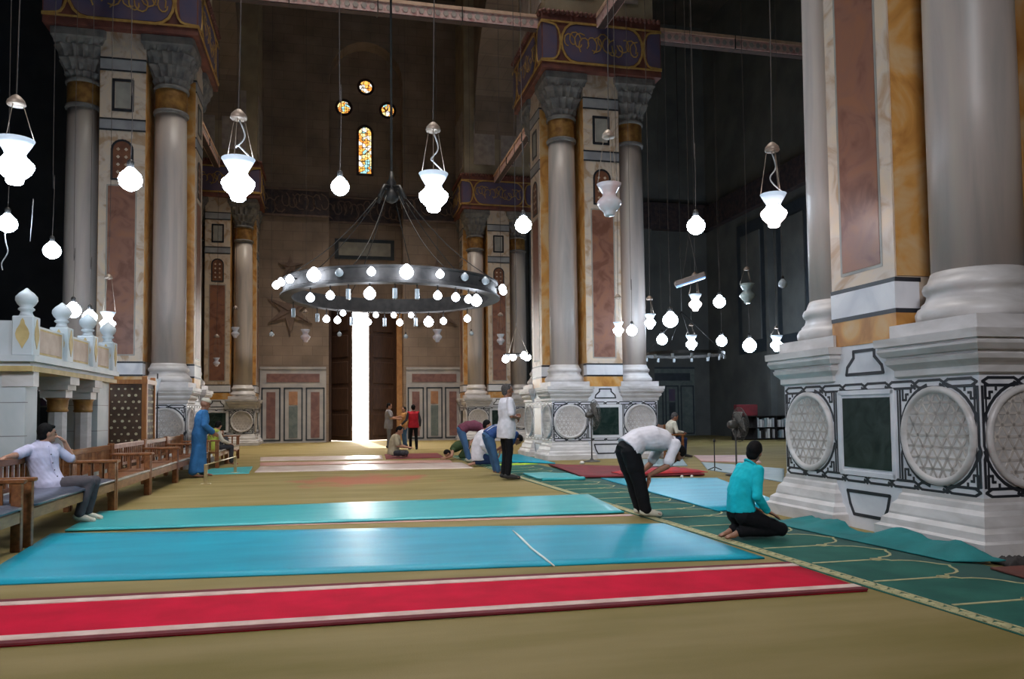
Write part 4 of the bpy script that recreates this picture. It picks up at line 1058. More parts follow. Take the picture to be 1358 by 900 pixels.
# ------------------------------------------------------------------ ring chandelier
def chandelier():
    c = Vector((1.10, 15.0, 0)); R = 2.0; z0, z1 = 3.50, 3.77
    r = empty('ring_chandelier', (c.x, c.y, z0)); tag(r, 'great bronze ring chandelier with many lit globes hanging in the nave', 'chandelier')
    H = z1-z0
    MB().lathe([(R-.05, 0), (R+.03, 0), (R+.03, .03), (R, .05), (R, H-.05), (R+.03, H-.03), (R+.03, H), (R-.05, H), (R-.05, 0)], (0, 0, 0), 72, False, caps=False).obj('ring_band', 'bronze_ring', r)
    MB().lathe([(R-.16, -.03), (R+.06, -.03), (R+.06, 0), (R-.16, 0), (R-.16, -.03)], (0, 0, 0), 72, False, caps=False).obj('bottom_flange', 'bronze_ring', r)
    hz = 1.95
    MB().lathe([(.02, -.12), (.10, -.08), (.16, .02), (.10, .10), (.06, .2), (.10, .28), (.05, .36), (.03, .5)], (0, 0, hz), 16).obj('hub', 'iron', r)
    for k in range(4):
        a = PI/4+k*PI/2; MB().tube([(0, 0, hz+.2), (.2*math.cos(a), .2*math.sin(a), hz+.18), (.34*math.cos(a), .34*math.sin(a), hz-.06)], .035, 8).obj('hub_arm', 'iron', r)
    for k in range(8):
        a = PI/8+k*PI/4; e = Vector((R*math.cos(a), R*math.sin(a), H)); s = Vector((.3*math.cos(a), .3*math.sin(a), hz-.05)); pts = []
        for i in range(9): t = i/8; q = s.lerp(e, t); q.z -= .16*math.sin(PI*t); pts.append(q)
        MB().tube(pts, .008, 6).obj('chain', 'iron', r)
    MB().tube([(0, 0, hz+.45), (0, 0, ZC-z0-.01)], .022, 8).obj('suspension_rod', 'iron', r)
    def ang(px, near):
        s = max(-.999, min(.999, (px-519)/(150 if near else 138)))
        a = math.asin(s); return (-PI/2+a) if near else (PI/2-a)
    def globe(a, rad, z, size, lit, kind):
        e = Vector((rad*math.cos(a), rad*math.sin(a), z))
        o = link('globe' if kind != 'tube' else 'glass_cup', BULBS['lamp_globe' if lit else 'glass_cup'] if kind != 'tube' else CUP, None, r, e); o.scale = (size/.1,)*3
        if rad > R: wire([(R*math.cos(a), R*math.sin(a), z+.02), ((rad+.02)*math.cos(a), (rad+.02)*math.sin(a), z+.04), (e.x, e.y, z+.06)], .014, 'bracket', 'iron', r)
        else: wire([(e.x, e.y, z+.07*size/.1), (e.x, e.y, -.02)], .010, 'hanger', 'iron', r)
    for px, big, lit in ((372, 0, 1), (379, 0, 1), (391, 0, 1), (420, 1, 1), (449, 0, 0), (485, 0, 1), (525, 1, 1), (565, 0, 1), (597, 0, 0), (627, 0, 0), (660, 0, 1), (667, 0, 1)):
        globe(ang(px, True), R+.13, .13, .115 if big else .07, lit, 'b')
    for px, big, lit, k in ((404, 0, 1, 'b'), (430, 0, 1, 'b'), (453, 0, 0, 'tube'), (480, 1, 1, 'b'), (512, 0, 0, 'tube'), (541, 0, 0, 'tube'), (569, 0, 1, 'b'), (595, 0, 1, 'b'), (615, 0, 1, 'b'), (628, 1, 1, 'b')):
        globe(ang(px, True), R-.08, -.20, .10 if big else .072, lit, k)
    for px, big, lit, k in ((387, 0, 0, 'tube'), (418, 0, 0, 'tube'), (431, 0, 1, 'b'), (447, 0, 1, 'b'), (468, 0, 0, 'tube'), (493, 0, 1, 'b'), (518, 0, 0, 'tube'), (541, 0, 1, 'b'), (565, 0, 0, 'tube'), (584, 1, 1, 'b'), (605, 0, 1, 'b'), (636, 0, 1, 'b')):
        globe(ang(px, False), R-.08, -.24, .105 if big else .072, lit, k)
    for px in (453, 504, 532, 559): globe(ang(px, False), R-.14, -.09, .06, 1, 'b')
CUP = MB().lathe([(.05, -.12), (.055, -.10), (.055, .10), (.06, .12), (.05, .12)], (0, 0, 0), 12).mesh('glass_cup'); CUP.materials.append(MATS['glass_cup'])
chandelier()
# far dim ring in the right aisle
p = at(905, 470, D=29); r = empty('far_ring', p); tag(r, 'dim unlit ring chandelier with small glass cups far in the right aisle', 'chandelier')
MB().lathe([(1.45, -.05), (1.52, -.05), (1.52, .06), (1.45, .06), (1.45, -.05)], (0, 0, 0), 48, False, caps=False).obj('ring_band', 'iron', r)
for k in range(14):
    a = 2*PI*k/14; o = link('glass_cup', CUP, None, r, (1.5*math.cos(a), 1.5*math.sin(a), -.12)); o.scale = (.9, .9, .6)
for k in range(4): a = PI/4+k*PI/2; wire([(1.48*math.cos(a), 1.48*math.sin(a), .05), (0, 0, 1.6)], .012, 'chain', 'iron', r)
wire([(0, 0, 1.6), (0, 0, ZC-p.z-.01)], .015, 'cord', 'iron', r)

# ------------------------------------------------------------------ fans, microphone, chair, shelf
def fan(px, py, label, hh, rad, yaw, lean=0):
    p = at(px, py, z=0); p.z = .017 if px > 900 else 0; r = empty('pedestal_fan', p, yaw); tag(r, label, 'fan')
    MB().lathe([(.22, 0), (.22, .02), (.06, .05), (.03, .09)], (0, 0, 0), 20).obj('base', 'fan_cage', r)
    MB().tube([(0, 0, .05), (0, 0, hh-.05)], .018, 8).obj('pole', 'fan_cage', r)
    MB().lathe([(.05, -.16), (.08, -.12), (.085, 0), (.05, .04)], (0, 0, hh), 16, axis='x').obj('motor', 'fan_cage', r)
    f = MB(); n = 40
    for x, k in ((.08, 1), (.16, .72), (.16, .4), (.03, .72)):
        f.tube([(x, rad*k*math.cos(2*PI*i/n), hh+rad*k*math.sin(2*PI*i/n)) for i in range(n+1)], .006, 5)
    for i in range(30):
        a = 2*PI*i/30; c, s = math.cos(a), math.sin(a)
        f.tube([(.17, .06*c, hh+.06*s), (.16, rad*.6*c, hh+rad*.6*s), (.08, rad*c, hh+rad*s)], .003, 4); f.tube([(.02, .06*c, hh+.06*s), (.03, rad*.7*c, hh+rad*.7*s), (.08, rad*c, hh+rad*s)], .003, 4)
    f.obj('wire_cage', 'fan_cage', r)
    for k in range(4):
        f = MB(); a0 = k*PI/2; vs = []; n = 8
        for i in range(n+1):
            t = i/n; rr = .06+(rad-.05-.06)*t
            for e in (0, 1): aa = a0+(e-.5)*(1.25-.25*t); vs.append((.06+.05*(e-.5), rr*math.cos(aa), hh+rr*math.sin(aa)))
        k2 = len(vs); vs += [(x+.006, y, z) for x, y, z in vs]
        fs = [(2*i, 2*i+1, 2*i+3, 2*i+2) for i in range(n)]; fs += [tuple(q+k2 for q in reversed(g)) for g in fs]
        f.add(vs, fs, True); f.obj('blade', 'fan_blade', r)
    MB().lathe([(.05, .04), (.06, .08), (.03, .12)], (0, 0, hh), 14, axis='x').obj('hub_cap', 'fan_cage', r)
fan(977, 631, 'grey pedestal fan standing in the dark aisle beyond the kneeling man', 1.00, .34, math.radians(-3))
fan(785, 612, 'pedestal fan standing before the pier with the dark green panel', 1.22, .40, math.radians(1))
p = at(948, 625, z=0); p.z = .017; r = empty('microphone_stand', p); tag(r, 'thin black microphone stand on the floor near the grey fan', 'stand')
MB().tube([(0, 0, .02), (0, 0, .62)], .012, 8).obj('pole', 'iron', r)
for k in range(3): a = 2*PI*k/3; MB().tube([(0, 0, .08), (.16*math.cos(a), .16*math.sin(a), .012)], .01, 6).obj('leg', 'iron', r)
MB().lathe([(.012, .60), (.025, .62), (.025, .66), (.01, .68)], (0, 0, 0), 10).obj('head', 'iron', r)

def armchair(x, y, rz, label):
    r = empty('wooden_armchair', (x, y, .018), rz); tag(r, label, 'chair')
    for sx, sy in ((-1, -1), (-1, 1), (1, -1), (1, 1)): MB().bevbox(sx*.25-.03, sx*.25+.03, sy*.27-.03, sy*.27+.03, 0, .62 if sx > 0 else .92, .006).obj('leg', 'bench_wood', r)
    MB().bevbox(-.26, .28, -.26, .26, .38, .43, .01).obj('seat', 'bench_wood', r)
    for sy in (-1, 1): MB().bevbox(-.28, .32, sy*.27-.04, sy*.27+.04, .62, .66, .01).obj('armrest', 'bench_wood', r)
    MB().bevbox(-.28, -.23, -.26, .26, .55, .90, .01).obj('backrest', 'bench_wood', r)
    return r
ch = at(890, 608, z=0)
armchair(ch.x, ch.y, math.radians(-8), 'brown wooden armchair holding the seated man in white in the aisle')

def shelf():
    p = at(1012, 582.5, z=0); x0 = p.x; y = p.y
    r = empty('low_bookcase', (x0, y, 0)); tag(r, 'low dark bookcase at the foot of the aisle wall', 'bookcase')
    MB().box(-1.5, 1.5, .0, .03, 0, 1.05).obj('back', 'shelf_dark', r)
    for z in (.04, .52, 1.02): MB().box(-1.5, 1.5, -.35, 0, z, z+.03).obj('shelf', 'shelf_dark', r)
    for x in (-1.5, -.5, .47, 1.47): MB().box(x, x+.03, -.35, 0, 0, 1.05).obj('side', 'shelf_dark', r)
    rr = random.Random(8); n = 0
    for z in (.07, .55):
        x = -.44
        while x < 1.40:
            w = rr.uniform(.06, .10); h = rr.uniform(.3, .42)
            if not (.44 < x+w and x < .52):
                m = rr.choice(('paper_white', 'mat_bluegrey', 'dado_white', 'shelf_dark', 'cloth_pale'))
                lab = {'paper_white': 'white', 'mat_bluegrey': 'blue-grey', 'dado_white': 'off-white', 'shelf_dark': 'black', 'cloth_pale': 'light grey'}[m]
                b_ = MB().bevbox(-w/2, w/2, -.13, .13, 0, h, .004).obj('book', m, None, (x0+x+w/2, y-.2, z)); tag(b_, lab+(' book standing on the top shelf' if z > .3 else ' book standing on the bottom shelf')+(' in the middle' if x < .46 else ' in the end')+' of the low bookcase', 'book', 'books in the low bookcase')
                n += 1
            x += w+rr.uniform(.006, .08)
    q = MB().bevbox(-.5, .5, -.2, .12, 0, .5, .03).obj('red_box', 'rug_maroon', None, (x0-.9, y-.12, 1.05)); tag(q, 'dark red box standing on the low bookcase', 'box')
shelf()
# ------------------------------------------------------------------ people
def V(*a): return Vector(a)
TMP = bpy.data.scenes.new('workshop')
class Body:
    def __init__(self): self.bm = bmesh.new()
    def ell(self, c, ax, ay, az, seg=16):
        c = Vector(c); m = Matrix((ax, ay, az)).transposed().to_4x4(); m.translation = c
        bmesh.ops.create_uvsphere(self.bm, u_segments=seg, v_segments=seg//2+2, radius=1, matrix=m)
    def ball(self, c, r): self.ell(c, V(r, 0, 0), V(0, r, 0), V(0, 0, r), 12)
    def cone(self, p0, p1, r0, r1, seg=14):
        p0, p1 = Vector(p0), Vector(p1); d = p1-p0
        if d.length < 1e-5: return self.ball(p0, r0)
        d.normalize(); u = d.orthogonal().normalized(); w = d.cross(u); rings = []
        prof = [(-r0*math.cos(a), r0*math.sin(a), 0) for a in (.35, .8, 1.25)]+[(r1*math.sin(a), r1*math.cos(a), 1) for a in (.3, .75, 1.2)]
        for off, r, e in prof:
            c = (p1 if e else p0)+d*off
            rings.append([self.bm.verts.new(c+(u*math.cos(2*PI*k/seg)+w*math.sin(2*PI*k/seg))*max(r, .0005)) for k in range(seg)])
        self._skin(rings, seg)
    def chain(self, pts, rs):
        for i in range(len(pts)-1): self.cone(pts[i], pts[i+1], rs[i], rs[i+1])
    def loft(self, secs, seg=20):
        """secs: (centre, half-width vector, half-depth vector)"""
        rings = []
        for c, a, b_ in secs:
            rings.append([self.bm.verts.new(Vector(c)+Vector(a)*math.cos(2*PI*k/seg)+Vector(b_)*math.sin(2*PI*k/seg)) for k in range(seg)])
        self._skin(rings, seg)
    def _skin(self, rings, seg):
        for i in range(len(rings)-1):
            for k in range(seg): self.bm.faces.new((rings[i][k], rings[i][(k+1) % seg], rings[i+1][(k+1) % seg], rings[i+1][k]))
        self.bm.faces.new(list(reversed(rings[0]))); self.bm.faces.new(rings[-1])
    def finish(self, name, m, parent, vox, smooth=3, wr=0.0, seed=0):
        bmesh.ops.recalc_face_normals(self.bm, faces=self.bm.faces[:])
        me = bpy.data.meshes.new(name); self.bm.to_mesh(me); self.bm.free()
        o = bpy.data.objects.new(name, me); TMP.collection.objects.link(o)
        md = o.modifiers.new('r', 'REMESH'); md.mode = 'VOXEL'; md.voxel_size = vox; md.use_smooth_shade = True
        if smooth: sm = o.modifiers.new('s', 'SMOOTH'); sm.factor = .5; sm.iterations = smooth
        out = link(name, me, None, parent)
        PENDING.append((out, o, me, name, m, wr, seed))
        return out
PENDING = []
def grow_all():
    """evaluate every pending body or garment at once"""
    with bpy.context.temp_override(scene=TMP, view_layer=TMP.view_layers[0]):
        dg = bpy.context.evaluated_depsgraph_get()
        for out, o, me, name, m, wr, seed in PENDING:
            n = bpy.data.meshes.new_from_object(o.evaluated_get(dg), depsgraph=dg)
            n.name = name
            if wr:
                cnt = len(n.vertices); co = [0.0]*(3*cnt); nr = [0.0]*(3*cnt)
                n.vertices.foreach_get('co', co); n.vertices.foreach_get('normal', nr)
                for i in range(0, 3*cnt, 3):
                    q = Vector((co[i]*9+seed, co[i+1]*9+seed*2, co[i+2]*9)); k = wr*(noise.noise(Vector((q.x, q.y, q.z*.55)))+.5*noise.noise(q*2.3))
                    co[i] += nr[i]*k; co[i+1] += nr[i+1]*k; co[i+2] += nr[i+2]*k
                n.vertices.foreach_set('co', co)
            n.polygons.foreach_set('use_smooth', [True]*len(n.polygons))
            n.materials.clear(); n.materials.append(MATS[m])
            out.data = n
    for out, o, me, *_ in PENDING:
        bpy.data.objects.remove(o); bpy.data.meshes.remove(me)

def hand(B, w, d, pn, curl, side, s=1.0, fr=.0095):
    """wrist, direction, palm normal (towards the palm side); side +1 when the thumb is on d x pn"""
    d = Vector(d).normalized(); pn = Vector(pn); pn = (pn-d*pn.dot(d)).normalized(); t = d.cross(pn)*side
    w = Vector(w)
    B.ell(w+d*.05*s, d*.058*s, t*.042*s, pn*.018*s, 12)
    for i, (off, ln) in enumerate(((.031, .072), (.011, .082), (-.010, .076), (-.030, .058))):
        p = w+d*.088*s+t*off*s; q = (d*math.cos(curl*.5)+pn*math.sin(curl*.5)); e = p+q*ln*.5*s
        q2 = (d*math.cos(curl*1.2)+pn*math.sin(curl*1.2)); B.chain([p-d*.02*s, e, e+q2*ln*.55*s], [fr*s*1.05, fr*s, fr*s*.8])
    b_ = w+d*.03*s+t*.034*s; e = b_+(d*.6+t*.75+pn*.2).normalized()*.045*s
    B.chain([b_, e, e+(d*.9+t*.3+pn*.3).normalized()*.035*s], [fr*1.25*s, fr*1.1*s, fr*.9*s])

def person(label, J, loc, rz, sc, look, vox=.014, seed=1, name='person', detail=False):
    r = empty(name, loc, rz); tag(r, label, 'person'); r.scale = (sc, sc, sc)
    J = {k: Vector(v) for k, v in J.items()}
    lat = (J['SL']-J['SR']).normalized(); hl = (J['HL']-J['HR']).normalized()
    sp = [J['P'], J['W'], J['C'], J['N']]
    def frame(i, l):
        d = (sp[min(i+1, 3)]-sp[max(i-1, 0)]).normalized(); f = l.cross(d).normalized(); l2 = d.cross(f).normalized()
        return d, l2, f
    def torso(g, low=0.10, neck=True, wid=1.0):
        o = []
        d, l, f = frame(0, hl); g0 = g*1.35
        o.append((J['P']-d*low, l*(.160*wid+g0), f*(.115*wid+g0))); o.append((J['P'], l*(.168*wid+g0), f*(.122*wid+g0)))
        d, l, f = frame(1, (lat+hl).normalized()); o.append((J['W'], l*(.150*wid+g), f*(.112*wid+g)))
        d, l, f = frame(2, lat); o.append((J['C'], l*(.175*wid+g), f*(.125*wid+g)))
        d, l, f = frame(3, lat); mid = J['C'].lerp(J['N'], .62); o.append((mid, l*(.165*wid+g), f*(.10*wid+g)))
        o.append((J['C'].lerp(J['N'], .92), l*(.10*wid+g), f*(.065+g))); o.append((J['N']+d*.02, l*(.058+g*.6), f*(.055+g*.6)))
        return o
    fwd = J['HF'].normalized(); up = (J['H']-J['N']); up = (up-fwd*up.dot(fwd)).normalized(); side = up.cross(fwd).normalized()
    H = J['H']
    # --- body: one continuous skin
    B = Body(); B.loft(torso(-.012, .04))
    B.cone(J['N']-up*.04, H-up*.04-fwd*.012, .056, .05)
    B.ell(H+up*.018-fwd*.012, fwd*.098, side*.077, up*.103, 20); B.ell(H-up*.052+fwd*.024, fwd*.066, side*.057, up*.066, 16)
    B.chain([H+fwd*.083+up*.022, H+fwd*.108-up*.018], [.010, .015]); B.ell(H+fwd*.083-up*.055, fwd*.012, side*.026, up*.010, 10)
    B.ell(H+fwd*.078-up*.088, fwd*.018, side*.022, up*.018, 10)
    for s in (-1, 1): B.ell(H+side*s*.077-fwd*.012-up*.008, fwd*.018, side*.010, up*.030, 10)
    for s in (-1, 1): B.ell(H+fwd*.074+side*s*.033+up*.036, fwd*.012, side*.024, up*.008, 8)
    for k in ('L', 'R'):
        S_, E_, W_ = J['S'+k], J['E'+k], J['W'+k]
        B.chain([S_, E_], [.052, .040]); B.chain([E_, E_.lerp(W_, .3), W_], [.041, .040, .026])
        hd = J.get('D'+k, (W_-E_)); pn = J.get('M'+k, V(0, 0, -1)); hand(B, W_, hd, pn, look.get('curl', .5), 1 if k == 'L' else -1, 1.0, .0095 if detail else .012)
        Hh, K, A, T = J['H'+k], J['K'+k], J['A'+k], J['T'+k]
        B.chain([Hh, K], [.078, .052]); B.chain([K, K.lerp(A, .35), A], [.05, .05, .034])
        fd = (T-A); heel = A-fd.normalized()*.04+V(0, 0, -.03)
        B.chain([A, A.lerp(T, .45)+V(0, 0, -.012), T], [.036, .034, .022]); B.chain([heel, T+V(0, 0, -.006)], [.030, .022])
        for i in range(5): q = T+hl*(i-2)*.014; B.cone(q-fd.normalized()*.02, q+fd.normalized()*.018, .011, .009)
    B.finish('body', look.get('skin', 'skin'), r, vox*.8, 2)
    # --- clothes
    sh = look['shirt']
    if look.get('robe'):
        B = Body(); o = torso(.028, -.0)
        A = (J['AL']+J['AR'])/2; d = (J['P']-A)
        secs = [(A+d*.03, hl*.20, hl.cross(V(0, 0, 1))*.20), (A+d*.35, hl*.19, hl.cross(V(0, 0, 1))*.175), (A+d*.7, hl*.185, hl.cross(V(0, 0, 1))*.15)]+o[1:]
        B.loft(secs)
        for k in ('L', 'R'): B.chain([J['S'+k], J['E'+k], J['E'+k].lerp(J['W'+k], .82)], [.078, .072, .075]); B.cone(J['H'+k].lerp(J['K'+k], .6), J['A'+k]+V(0, 0, .06), .11, .10)
        B.finish('robe', sh, r, vox, 4, .010, seed)
    else:
        g = .02 if not look.get('loose') else .034
        B = Body(); B.loft(torso(g, look.get('hem', .13)))
        for k in ('L', 'R'):
            S_, E_, W_ = J['S'+k], J['E'+k], J['W'+k]
            if look.get('sleeve', 'short') == 'short':
                e = S_.lerp(E_, .80); B.chain([S_, e], [.068, .066])
            elif look['sleeve'] == 'none': B.cone(S_, S_.lerp(E_, .12), .064, .05)
            else: B.chain([S_, E_, E_.lerp(W_, .93)], [.066, .058, .046])
        shirt = B.finish('shirt', sh, r, vox, 4, .008, seed)
        if look.get('sleeve2'):
            B = Body()
            for k in ('L', 'R'): B.chain([J['S'+k], J['E'+k], J['E'+k].lerp(J['W'+k], .9)], [.060, .054, .044])
            B.finish('sleeves', look['sleeve2'], r, vox, 3, .006, seed)
        if look.get('stripes'):
            for s in (-.55, .35):
                B = Body(); pts = []
                for i in range(9):
                    t = i/8; seg = t*2.9; k = min(2, int(seg)); c = sp[k].lerp(sp[k+1], seg-k); d, l, f = frame(min(k+1, 3), lat)
                    wd = .165 if t < .7 else .14
                    c2 = c+l*s*wd-f*(.135 if k else .14)*math.sqrt(max(.1, 1-s*s))
                    pts.append(c2)
                B.chain(pts, [.013]*9); B.finish('white_stripe', 'cloth_white_fabric', shirt, vox*.6, 1)
        if look.get('placket'):
            B = Body(); pts = []
            for i in range(10):
                t = i/9*2.75; k = min(2, int(t)); c = sp[k].lerp(sp[k+1], t-k); d, l, f = frame(min(k+1, 3) if t-k > .5 else k, lat); pts.append(c+f*((.160, .150, .158, .10)[k]*(1-(t-k))+(.150, .158, .115, .1)[k]*(t-k)))
            B.chain(pts, [.014]*10); B.finish('button_placket', sh, shirt, .006, 2)
            for q in pts[1:-1:2]:
                B = Body(); B.ball(q+(pts[3]-J['W']).normalized()*.012, .008); B.finish('button', 'eye_dark', shirt, .003, 0)
        if detail:
            d, l, f = frame(3, lat); B = Body(); n = 14; nb = J['N']+d*.015
            pts = [nb+l*.072*math.cos(t)-f*.0+f*.068*math.sin(t) - d*.02*math.sin(t) for t in [PI*.5+2*PI*i/n for i in range(n+1)]]
            B.chain(pts, [.014]*(n+1)); B.finish('collar', sh, shirt, vox*.7, 1)
        B = Body(); d, l, f = frame(0, hl)
        B.loft([(J['P']-d*.06, l*.16, f*.115), (J['P']+d*.02, l*.172, f*.126), (J['P']+d*.09, l*.160, f*.118)])
        lw = look.get('leg', 1.0)
        for k in ('L', 'R'):
            Hh, K, A = J['H'+k], J['K'+k], J['A'+k]
            B.chain([Hh, Hh.lerp(K, .5), K], [look.get('hipr', .09), .086*lw, .068*lw]); B.chain([K, K.lerp(A, .5), K.lerp(A, .95)], [.068*lw, .064*lw, .058*lw])
        B.finish('trousers', look['trousers'], r, vox, 3, .007, seed+3)
    if look.get('shoes'):
        for k in ('L', 'R'):
            A, T = J['A'+k], J['T'+k]; B = Body(); fd = (T-A).normalized()
            B.chain([A-fd*.035+V(0, 0, -.03), A.lerp(T, .5)+V(0, 0, -.012), T+fd*.015], [.046, .044, .034]); B.cone(A, A-V(0, 0, .03), .046, .046)
            B.finish(look.get('shoename', 'shoe'), look['shoes'], r, vox*.8, 2)
    # --- hair, cap, face
    if look.get('hair'):
        B = Body(); B.ell(H+up*.030-fwd*.026, fwd*.096, side*.083, up*.100, 20); B.ell(H-up*.02-fwd*.05, fwd*.058, side*.072, up*.075, 14)
        if look.get('fringe'): B.ell(H+up*.085+fwd*.035, fwd*.05, side*.06, up*.028, 12)
        B.finish('hair', look['hair'], r, vox*.7, 2, .004, seed)
    if look.get('cap'):
        B = Body(); a = H+up*.055-fwd*.012
        B.loft([(a, side*.086, fwd*.106), (a+up*.03, side*.087, fwd*.106), (a+up*.065, side*.08, fwd*.098), (a+up*.075, side*.05, fwd*.06)])
        B.finish('skull_cap', look['cap'], r, vox*.7, 1)
    if detail or look.get('face'):
        for s in (-1, 1):
            B = Body(); B.ell(H+fwd*.082+side*s*.033+up*.016, fwd*.010, side*.014, up*.008, 10); B.finish('eye', 'eye_dark', r, .003, 0)
            B = Body(); B.chain([H+fwd*.087+side*s*.015+up*.040, H+fwd*.080+side*s*.052+up*.040], [.005, .004]); B.finish('eyebrow', 'hair_black', r, .003, 0)
        B = Body(); B.ell(H+fwd*.090-up*.055, fwd*.008, side*.022, up*.006, 10); B.finish('lips', 'lip', r, .003, 0)
    return r
def F(k): return 'cloth_'+k+'_fabric'

def pose_stand(fold=False, stride=0.0, lean=0.0):
    J = dict(P=(0, 0, .93), W=(.01+lean*.2, 0, 1.09), C=(.015+lean*.5, 0, 1.27), N=(lean, 0, 1.45), H=(.03+lean*1.2, 0, 1.59), HF=(1, 0, -.08),
             SL=(lean, .185, 1.40), SR=(lean, -.185, 1.40), HL=(0, .09, .90), HR=(0, -.09, .90),
             KL=(.02+stride*.5, .10, .49), KR=(.02-stride*.4, -.10, .49), AL=(-.02+stride, .10, .085), AR=(-.02-stride, -.10, .085), TL=(.17+stride, .12, .035), TR=(.17-stride, -.12, .035))
    if fold: J.update(EL=(.0, .27, 1.13), ER=(.0, -.27, 1.13), WL=(.22, .07, 1.13), WR=(.22, -.07, 1.10), DL=(.3, -1, .05), DR=(.3, 1, 0), ML=(-1, 0, 0), MR=(-1, 0, 0))
    else: J.update(EL=(-.03+lean, .25, 1.13), ER=(-.03+lean, -.25, 1.13), WL=(.06+lean, .27, .89), WR=(.06+lean, -.27, .89), ML=(0, -1, 0), MR=(0, 1, 0))
    return J
def pose_bow(drop=0.0):
    z = .80
    return dict(P=(-.19, 0, z), W=(-.04, 0, z+.115-drop*.3), C=(.14, 0, z+.135-drop*.6), N=(.38, 0, z+.085-drop), H=(.455, 0, z-.06-drop*1.2), HF=(-.1, 0, -1),
                SL=(.36, .185, z+.065-drop), SR=(.36, -.185, z+.065-drop), EL=(.22, .23, z-.19-drop*.7), ER=(.22, -.23, z-.19-drop*.7), WL=(.035, .13, .50), WR=(.035, -.13, .50),
                DL=(-.12, -.05, -1), DR=(-.12, .05, -1), ML=(-1, 0, .1), MR=(-1, 0, .1),
                HL=(-.18, .09, z-.03), HR=(-.18, -.09, z-.03), KL=(-.08, .10, .43), KR=(-.08, -.10, .43), AL=(.0, .09, .085), AR=(.0, -.09, .085), TL=(.16, .10, .035), TR=(.16, -.10, .035))
def pose_kneel(turn=(1, 0, -.1), lean=.12):
    return dict(P=(.17, 0, .29), W=(.16, 0, .46), C=(.17+lean*.4, 0, .62), N=(.17+lean, 0, .79), H=(.20+lean*1.2, 0, .93), HF=turn,
                SL=(.17+lean*.9, .185, .74), SR=(.17+lean*.9, -.185, .74), EL=(.20, .25, .50), ER=(.21, -.26, .48), WL=(.38, .15, .315), WR=(.39, -.155, .30), DL=(1, -.1, -.45), DR=(1, .05, -.45), ML=(-.3, 0, -1), MR=(-.3, 0, -1),
                HL=(.17, .09, .25), HR=(.17, -.09, .25), KL=(.56, .12, .10), KR=(.56, -.12, .10), AL=(.10, .08, .09), AR=(.10, -.08, .09), TL=(-.04, .07, .035), TR=(-.04, -.07, .035))

# kneeling man in turquoise: sits on his heels, face turned away
person('man in a turquoise shirt and black trousers kneeling on the green prayer carpet', pose_kneel((.75, .66, -.12)), (3.86, 7.25, .012), math.radians(0), .93,
       dict(shirt=F('turquoise'), sleeve='long', trousers=F('black'), hair='hair_black', skin='skin_tan', hem=-.01, loose=False, curl=.35, leg=1.12, hipr=.115), .010, 2, detail=True)
# bowing man in white
person('man in white T-shirt, black trousers and pale socks bowing with hands on knees', pose_bow(), (3.72, 9.12, .012), math.radians(2), 1.02,
       dict(shirt=F('white'), sleeve='short', trousers=F('black'), hair='hair_black', skin='skin_tan', hem=-.02, loose=True, curl=.25, leg=1.32, hipr=.122, shoes=F('cream'), shoename='sock'), .010, 5, detail=True)
# seated man on the bench
bx, by = -3.33, 10.52
SJ = dict(P=(0, 0, .52), W=(-.05, .0, .66), C=(-.09, .0, .83), N=(-.09, .02, 1.01), H=(-.05, .05, 1.13), HF=(.78, .62, -.04),
          SL=(.01, .16, .94), SR=(-.20, -.13, .94), EL=(.17, .30, .78), WL=(.10, .20, 1.02), DL=(-.45, -.5, .6), ML=(-.5, -.3, -.5),
          ER=(-.24, -.40, .885), WR=(-.27, -.64, .87), DR=(-.05, -1, -.15), MR=(0, 0, -1),
          HL=(.02, .10, .50), HR=(.02, -.07, .50), KL=(.42, .33, .51), KR=(.42, .10, .51), AL=(.36, .24, .11), AR=(.34, .0, .11), TL=(.50, .26, .05), TR=(.48, .02, .05))
person('man in a lavender shirt and grey trousers lounging on the bench, hand to his face', SJ, (bx, by, 0), 0, .98,
       dict(shirt=F('lavender'), sleeve='short', trousers=F('greytrouser'), hair='hair_black', hem=.10, loose=True, curl=.9, leg=1.05, shoes=F('cream'), shoename='slipper', fringe=True, placket=True), .010, 9, detail=True)
# standing man in white shirt, hands folded
person('man in a white shirt and black trousers standing with folded hands and black shoes', pose_stand(True), (3.30, 14.95, .012), math.radians(8), 1.08,
       dict(shirt=F('white'), sleeve='short', trousers=F('black'), hair='hair_grey', skin='skin_tan', hem=.20, loose=True, shoes='cloth_black', curl=.4, face=True), .011, 3)
# blue robe
JJ = pose_stand(False, .12, .08); JJ.update(EL=(.06, .27, 1.14), WL=(.24, .20, .98), DL=(1, -.2, -.5), ER=(.06, -.27, 1.13), WR=(.25, -.16, .97), DR=(1, .2, -.6), HF=(1, 0, -.35))
person('man in a blue robe and white skull cap walking past the benches', JJ, (-2.76, 17.75, 0), math.radians(20), .97,
       dict(shirt=F('robeblue'), robe=True, trousers=F('black'), hair=None, cap=F('cream'), skin='skin_tan', curl=.6, face=True), .012, 6)
# man in bright vest on the far bench
JV = dict(P=(0, 0, .50), W=(-.02, -.02, .65), C=(.0, -.02, .80), N=(.06, .0, .97), H=(.15, .05, 1.07), HF=(.7, .6, -.45), SL=(.06, .19, .92), SR=(.06, -.19, .92),
          EL=(.20, .22, .70), ER=(.18, -.22, .68), WL=(.40, .16, .62), WR=(.38, -.12, .60), HL=(.02, .09, .48), HR=(.02, -.09, .48), KL=(.40, .20, .72), KR=(.45, -.08, .52), AL=(.42, .05, .45), AR=(.46, -.06, .10), TL=(.60, -.05, .40), TR=(.63, -.06, .05))
person('man in a bright yellow-green vest sitting on the far bench with one leg crossed', JV, (-3.08, 22.05, -.04), math.radians(25), 1.0,
       dict(shirt=F('hivis'), sleeve='none', sleeve2=F('cream'), trousers=F('charcoal'), hair='hair_black', hem=.06), .014, 4)
